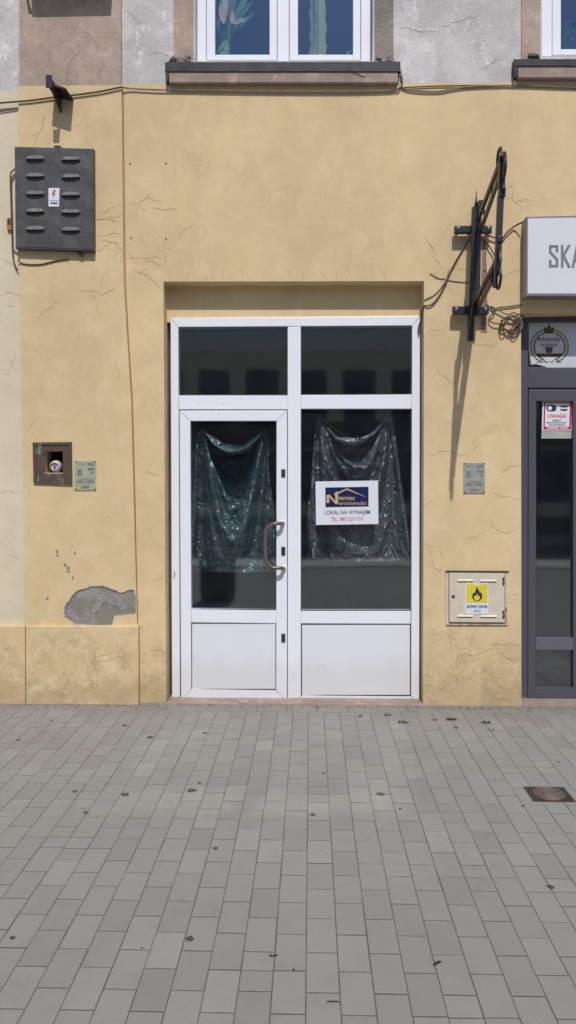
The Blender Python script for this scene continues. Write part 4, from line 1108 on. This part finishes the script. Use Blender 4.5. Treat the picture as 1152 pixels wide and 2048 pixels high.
m = MB(); fl = [(953, 1173), (956, 1178), (959, 1183), (961, 1187), (962.5, 1183.5), (964, 1188), (964.5, 1194), (962.5, 1199), (958, 1202), (952, 1202.5), (947, 1200), (944.5, 1195), (945, 1189), (947.5, 1184), (948.5, 1187), (951, 1182), (951.8, 1177)]
fi = [(954, 1201), (949, 1199.5), (948, 1194), (950, 1190), (951.5, 1193), (954, 1187), (957, 1193), (959, 1191), (960, 1196), (958, 1200)]
m.poly([pxl(fl, -.0198)]); m.build('flame', M['inkd'], stk)
m = MB(); m.poly([pxl(fi, -.0203)]); m.build('inner_flame', M['yel'], stk)
m = MB(); text_into(m, 'GŁÓWNY ZAWÓR', .026, 954, 1213.5, -.0198, 'CENTER', .03, width=.138); text_into(m, 'GAZU', .024, 954, 1222, -.0198, 'CENTER', .0, width=.045); m.build('sticker_lettering', M['teal'], stk)

# ------------------------------------------------------------------ cables
cable('cable', [(-40, 210), (0, 206), (60, 201), (105, 195), (150, 190), (200, 183), (243, 174)], .0055, PY-.012, M['cable'], 'brown cable strung from the left edge over the iron bracket to the wall groove')
cable('cable', [(-40, 228), (0, 223), (37, 217)], .004, -.02, M['cable'], 'thin short cable on the cream neighbour wall below the longer one')
cable('cable', [(243, 174, PY), (262, 177), (300, 179), (340, 180), (560, 183), (760, 182), (801, 174), (803, 150), (795, 134), (778, 122), (760, 121)], .005, -.014, M['cableg'], 'grey cable running under the main window sill and up round its right end')
cable('cable', [(800, 150, -.07), (803, 168), (808, 177), (835, 182), (876, 183), (905, 178), (935, 174), (1020, 171), (1152, 175), (1300, 176)], .0055, -.01, M['cableg'], 'sagging grey cable on the yellow wall between the two upper windows')
cable('cable', [(808, 175), (850, 173), (900, 171.5), (1000, 171), (1100, 172.5), (1300, 173)], .004, -.008, M['cable'], 'thin straight brown cable just above the sagging grey one')
#cable('cable', [(251, 176, -.02), (250, 183), (252, 240), (253, 300), (254, 420)], .003, -.004, M['cable'], 'thin vertical cable down the groove beside the pilaster')
cable('cable', [(33, 336), (25, 342), (21, 352), (22, 400), (24, 460), (25, 500), (28, 525), (36, 541)], .0045, -.03, M['cable'], 'cable looping down the left side of the louvred cabinet to the wall')
cable('cable', [(30, 350), (23, 365), (24, 430), (25, 470), (27, 498), (36, 505)], .0045, -.022, M['cableg'], 'shorter pale cable tucked behind the left side of the louvred cabinet')
cable('cable', [(36, 520), (42, 526), (60, 529), (85, 528), (110, 522), (138, 518)], .004, PY-.006, M['cable'], 'loose cable sagging below the louvred cabinet')
cable('cable', [(838, 670, .1), (837, 655, .1), (842, 640, .08), (845, 620, .03), (849, 612, -.006), (862, 610), (876, 595), (890, 570), (905, 535), (925, 500), (940, 478), (950, 462, -.04)], .005, -.012, M['cable'], 'cable curving from the door reveal up to the sign bracket')
cable('cable', [(849, 600), (868, 590), (880, 578), (892, 560), (898, 540)], .0035, -.006, M['cableg'], 'thin pale cable beside the curved cable at the door reveal')
cable('cable', [(860, 547), (875, 556), (890, 558), (905, 562), (940, 565), (955, 562)], .0028, -.004, M['cableg'], 'thin cable running flat from the lintel corner behind the sign bracket')
cable('cable', [(966, 478), (975, 488), (985, 503), (991, 517), (992, 530)], .004, -.02, M['cable'], 'short cable slanting down from the upper bracket crossbar')
cable('cable', [(1046, 444, -.06), (1030, 452), (1015, 464), (1005, 476), (992, 476), (975, 470), (966, 462)], .005, -.02, M['cable'], 'cable from the top of the light box sign to the sign bracket')
cable('cable', [(972, 608), (985, 617), (1000, 615), (1020, 613), (1044, 609)], .0045, -.01, M['cable'], 'cable from the lower bracket crossbar to the bottom of the light box sign')
# the coil
pts = []
rc = random.Random(5)
pts += [(982, 612), (990, 622), (978, 636), (984, 645), (1000, 648)]
for i in range(34):
    a = i*.62; rr = 15+rc.uniform(-6, 7); pts.append((1020+rr*math.cos(a)*1.0, 652+rr*math.sin(a)*1.25+rc.uniform(-3, 3)))
pts += [(1040, 640), (1045, 632), (1036, 628)]
p3 = [P(x, y, -.012-.012*rc.random()) for x, y in pts]
o = MB().tube(smooth_px(p3, 5), .0042, 6).build('coiled_cable', M['cable']); finish(o, 'tangled coil of brown cable hanging left of the dark shop front', 'cable coil')
cable('cable', [(983, 613), (1000, 622), (1012, 628), (1024, 630), (1040, 636), (1045, 650), (1040, 660)], .0045, -.02, M['cableg'], 'pale cable end draped over the tangled coil')

# ------------------------------------------------------------------ valve cover
vc = empty('valve_cover', (1.148, -1.53, 0), 'small square cast iron valve cover set in the pavers at the right', 'cover')
m = MB(); m.box((CVX0+.002, CVY0+.002, -.03), (CVX1-.002, CVY1-.002, .0), .004)
m.build('frame', M['iron'], vc)
m = MB(); c = Vector((1.148, -1.531, 0)); m.lathe([(0, .004), (.072, .004), (.076, .0), (.076, -.002)], c, 32)
for rr in (.03, .055, .072): m.tube([c+Vector((rr*math.cos(a*.2618*.5), rr*math.sin(a*.2618*.5), .005)) for a in range(49)], .0035, 5)
for i in range(8):
    a = i*math.pi/4; m.bar(c+Vector((.034*math.cos(a), .034*math.sin(a), .005)), c+Vector((.05*math.cos(a), .05*math.sin(a), .005)), .01, .004, Vector((-math.sin(a), math.cos(a), 0)))
m.build('lid', M['ironl'], vc)

# ------------------------------------------------------------------ weeds, leaf, twig
def weed(px, py, n, s, label):
    c = G(px, py); m = MB()
    for i in range(n):
        a = random.uniform(0, 6.28); l = s*random.uniform(.5, 1.2); el = random.uniform(.25, .9)
        b = c+Vector((random.uniform(-s, s)*.9, random.uniform(-s, s)*.25, 0)); d = Vector((math.cos(a)*math.cos(el), math.sin(a)*math.cos(el), math.sin(el)))
        sd = d.cross(Vector((0, 0, 1))).normalized()*l*.13
        mid = b+d*l*.5; e = b+d*l+Vector((0, 0, -l*.2))
        m.add([b-sd*.5, b+sd*.5, mid+sd, mid-sd, e], [[0, 1, 2, 3], [3, 2, 4]])
    o = m.build('weed', M['weed'], None, None, False); return finish(o, label, 'weed', 'weeds in the paving joints by the house')
weed(775, 1431, 26, .022, 'low weed in the paver row left of the right pier, nearest the threshold')
weed(806, 1446, 34, .028, 'weed in a paver joint just left of the right pier')
weed(903, 1440, 40, .03, 'largest weed in the joints in front of the right pier')
weed(911, 1456, 16, .02, 'small weed just in front of the largest one')
weed(972, 1446, 30, .026, 'weed in front of the right end of the right pier')
weed(982, 1461, 14, .02, 'small weed farthest from the wall near the right pier')
weed(869, 1440, 14, .018, 'small weed below the left edge of the right pier')
weed(720, 1431, 16, .016, 'thin weed at the threshold below the display window')
m = MB(); c = G(876, 1930); m.add([c+Vector(v) for v in ((-.018, -.008, .003), (-.006, -.006, .006), (.016, .014, .004), (.002, .004, .012), (-.012, .002, .006))], [[0, 1, 3, 4], [1, 2, 3]]); o = m.build('fallen_leaf', M['bin'], None, None, False); finish(o, 'dark curled leaf lying on the pavers near the bottom right', 'leaf')
m = MB(); c = G(665, 2005); m.tube([c+Vector((-.016, 0, .003)), c+Vector((0, -.002, .005)), c+Vector((.012, .002, .004)), c+Vector((.02, -.003, .003))], .0015, 5); o = m.build('twig', M['bin']); finish(o, 'tiny dark twig lying on the pavers at the bottom', 'twig')

m = MB(); rg_ = random.Random(12)
for i in range(420):
    x = rg_.uniform(-2.0, 1.8); y = -.05-abs(rg_.gauss(0, .05))
    if 0 < i % 5 and -1.0 < x < .8: y -= .0
    if x < -1.15: y = -.06-abs(rg_.gauss(0, .03))
    r = rg_.uniform(.0012, .0045); n = 5; a0 = rg_.random()*6
    m.prism([Vector((x+math.cos(a0+i_*1.256)*r*rg_.uniform(.6, 1.3), y+math.sin(a0+i_*1.256)*r*rg_.uniform(.6, 1.3), .002+r*.5)) for i_ in range(n)], (0, 0, -.004))
o = m.build('grit', M['joint'] if 'joint' in M else M['earth']); finish(o, 'loose grit and crumbs along the foot of the wall', 'grit', None, 'stuff')
# ------------------------------------------------------------------ plants in the upper windows
def leafblade(m, base, dirv, ln, wd, droop=.3, seg=8):
    d = Vector(dirv).normalized(); sd = d.cross(Vector((0, 1, .2))).normalized(); L = []; b0 = len(m.v)
    for i in range(seg+1):
        t = i/seg; p = Vector(base)+d*ln*t+Vector((0, 0, -droop*ln*t*t)); ww = wd*math.sin(math.pi*min(.97, .12+t*.85))
        m.v += [p-sd*ww/2, p+Vector((0, .004, -.004)), p+sd*ww/2]
    for i in range(seg):
        for j in (0, 1): m.f.append([b0+3*i+j, b0+3*i+j+1, b0+3*i+j+4, b0+3*i+j+3]); m.mi.append(m.cur); m.sm.append(True)
pY = .26
dp = empty('potted_dracaena', P(455, 108, pY), 'leafy green and pink houseplant in the left pane of the upper window', 'houseplant')
base = P(455, 75, pY); base2 = P(462, 108, pY)
m = MB()
for (tx, ty, wd) in ((437, -60, .045), (452, -80, .045), (470, -60, .05), (500, -40, .055), (512, -10, .04), (515, 20, .03), (505, 30, .028), (440, 30, .05), (436, 60, .04), (480, -90, .05), (490, 0, .04)):
    e = P(tx, ty, pY-random.uniform(-.03, .06)); leafblade(m, base+Vector((random.uniform(-.02, .02), 0, random.uniform(-.02, .02))), e-base, (e-base).length, wd, .08)
for (tx, ty) in ((440, 112), (449, 114), (456, 110), (436, 100)):
    e = P(tx, ty, pY-.05); leafblade(m, base, e-base, (e-base).length*1.1, .035, .1)
m.build('foliage', M['leafa'], dp, None, False)
m = MB()
for (tx, ty, wd) in ((441, 5, .05), (466, 20, .035), (453, -40, .045), (494, 35, .03)):
    e = P(tx, ty, pY-.055); s_ = P(448 if tx < 455 else 465, 46, pY-.055); leafblade(m, s_, e-s_, (e-s_).length, wd, .03)
m.build('pale_leaves', M['leafp'], dp, None, False)
m = MB(); c = P(470, 118, pY+.02); m.lathe([(0, 0), (.05, 0), (.07, .13), (.075, .13), (.075, .15), (.065, .15), (.06, .12), (0, .12)], Vector((c.x, c.y, 4.236)), 24); m.build('pot', M['brownpot'], dp)
cp = empty('potted_cactus', P(632, 108, pY), 'tall pale green ribbed cactus in a plum pot behind the upper window', 'houseplant')
m = MB(); c = P(632, 106, pY-.02)
for k_ in range(3):
    an = k_*2.094+.35; b0 = len(m.v); n = 60
    for i in range(n+1):
        z = 4.30+i*.022; rr = .048*(1+.30*ridge(i*.17+k_*.3)); rr += .012*random.random()
        for t, th in ((0, .012), (.6, .008), (1, .002)):
            pass
        d = Vector((math.cos(an), math.sin(an), 0)); s_ = Vector((-math.sin(an), math.cos(an), 0)); o_ = Vector((c.x+.01*math.sin(i*.12), c.y, z))
        m.v += [o_+s_*.012, o_+d*rr+s_*.003, o_+d*rr-s_*.003, o_-s_*.012]
    for i in range(n):
        for j in range(3): m.f.append([b0+4*i+j, b0+4*i+j+1, b0+4*i+j+5, b0+4*i+j+4]); m.mi.append(0); m.sm.append(False)
m.build('stem', M['cactus'], cp, None, False)
m = MB(); m.lathe([(0, 0), (.05, 0), (.065, .09), (.07, .09), (.07, .105), (.06, .105), (.06, .09), (0, .09)], Vector((c.x, c.y, 4.236)), 24); m.build('pot', M['pot'], cp)
sp = empty('small_succulent', P(697, 108, pY), 'tiny sprig of pale leaves at the right end of the right upper pane', 'houseplant')
m = MB(); c = P(697, 108, pY-.03)
for i in range(14):
    z = 4.236+.03+i*.013; a = i*2.4; leafblade(m, Vector((c.x, c.y, z)), (math.cos(a), math.sin(a), .6), .025, .012, .1, 4)
m.build('foliage', M['cactus'], sp, None, False)
m = MB(); m.lathe([(0, 0), (.02, 0), (.026, .035), (.022, .035), (0, .03)], Vector((c.x, c.y, 4.236)), 16); m.build('pot', M['pot'], sp)
rp = empty('potted_fern', P(1125, 100, pY), 'drooping grey green houseplant behind the upper window at the right edge', 'houseplant')
m = MB(); c = P(1122, 62, pY)
for i in range(34):
    a = random.uniform(0, 6.28); leafblade(m, c+Vector((random.uniform(-.03, .03), 0, random.uniform(-.03, .02))), (math.cos(a), math.sin(a)*.5, random.uniform(.1, .7)), random.uniform(.1, .2), .016, random.uniform(.7, 1.3), 6)
c2 = P(1150, 70, pY)
for i in range(26):
    a = random.uniform(0, 6.28); leafblade(m, c2+Vector((random.uniform(-.03, .03), 0, random.uniform(-.03, .02))), (math.cos(a), math.sin(a)*.5, random.uniform(.1, .7)), random.uniform(.1, .2), .016, random.uniform(.7, 1.3), 6)
m.build('foliage', M['leafa'], rp, None, False)
m = MB(); m.lathe([(0, 0), (.045, 0), (.06, .11), (.055, .11), (0, .1)], Vector((P(1130, 100, pY).x, pY, 4.236)), 20); m.build('pot', M['pot'], rp)

# ------------------------------------------------------------------ across the street (seen in the glass)
op = empty('opposite_house', (0, -17.6, 0), 'long low beige house across the street, seen as a reflection in the panes', 'building')
m = MB(); OYp = -17.6
xs = [-15.4+1.4*i for i in range(23)]
m.box((-16.5, OYp-6, 0), (16.5, OYp-.15, 7.2))
ww = .95
for i, x in enumerate(xs):
    m.box((x+ww/2, OYp-.15, 0), (x+1.4-ww/2, OYp, 6.9)) if i < len(xs)-1 else None
m.box((-16.5, OYp-.15, 0), (xs[0]-ww/2, OYp, 6.9)); m.box((xs[-1]+ww/2, OYp-.15, 0), (16.5, OYp, 6.9))
for x in xs:
    m.box((x-ww/2, OYp-.15, 0), (x+ww/2, OYp-.002, .9)); m.box((x-ww/2, OYp-.15, 2.4), (x+ww/2, OYp-.002, 3.2)); m.box((x-ww/2, OYp-.15, 4.75), (x+ww/2, OYp-.002, 6.9))
m.build('wall', M['opp'], op)
m = MB(); m.box((-16.5, OYp-.02, 0), (16.5, OYp+.03, .5)); m.box((-16.5, OYp-.02, 2.45), (16.5, OYp+.06, 3.25))  # dark band added to darken what the shop panes reflect
for x in xs[:-1]: m.box((x+ww/2+.01, OYp-.02, .5), (x+1.4-ww/2-.01, OYp+.03, 2.45))
m.build('added_dark_band', simple('dark_band', (52, 50, 52), .6), op)
m = MB(); m.box((-16.6, OYp-.1, 5.25), (16.6, OYp+.08, 6.5), .01); m.box((-16.6, OYp-.1, 6.9), (16.6, OYp+.35, 7.2), .01); m.build('cornice', M['oppl'], op)
m = MB(); m.prism([Vector((-16.6, OYp+.4, 7.2)), Vector((16.6, OYp+.4, 7.2)), Vector((16.6, OYp-3.2, 8.6)), Vector((-16.6, OYp-3.2, 8.6))], (0, 0, .05)); m.build('roof', M['roof'], op)
for i, x in enumerate(xs):
    for (z0, z1) in ((.9, 2.4), (3.2, 4.75)):
        k = MB(); y_ = OYp-.10
        for (a, b) in (((x-ww/2, z0), (x-ww/2+.06, z1)), ((x+ww/2-.06, z0), (x+ww/2, z1)), ((x-.03, z0), (x+.03, z1)), ((x-ww/2+.06, z0), (x+ww/2-.06, z0+.06)), ((x-ww/2+.06, z1-.06), (x+ww/2-.06, z1))):
            k.box((a[0], y_, a[1]), (b[0], y_+.05, b[1]))
        wn = k.build('window', M['lock'], op)
        k = MB(); k.box((x-ww/2+.05, y_+.01, z0+.05), (x+ww/2-.05, y_+.02, z1-.05)); k.build('pane', M['navy'], wn)
pl = empty('street_planter', (-1.17, -4.45, 0), 'dark round planter reflected as a silhouette in the lower door glass', 'planter')
m = MB(); m.lathe([(0, 0), (.19, 0), (.22, .05), (.235, .6), (.25, .62), (.25, .66), (.22, .66), (.21, .6), (0, .6)], Vector((-1.17, -4.45, 0)), 32); m.build('tub', M['bin'], pl)
m = MB(); m.lathe([(0, .03), (.1, .02), (.208, 0)], Vector((-1.17, -4.45, .6)), 20); m.build('soil', M['earth'], pl)
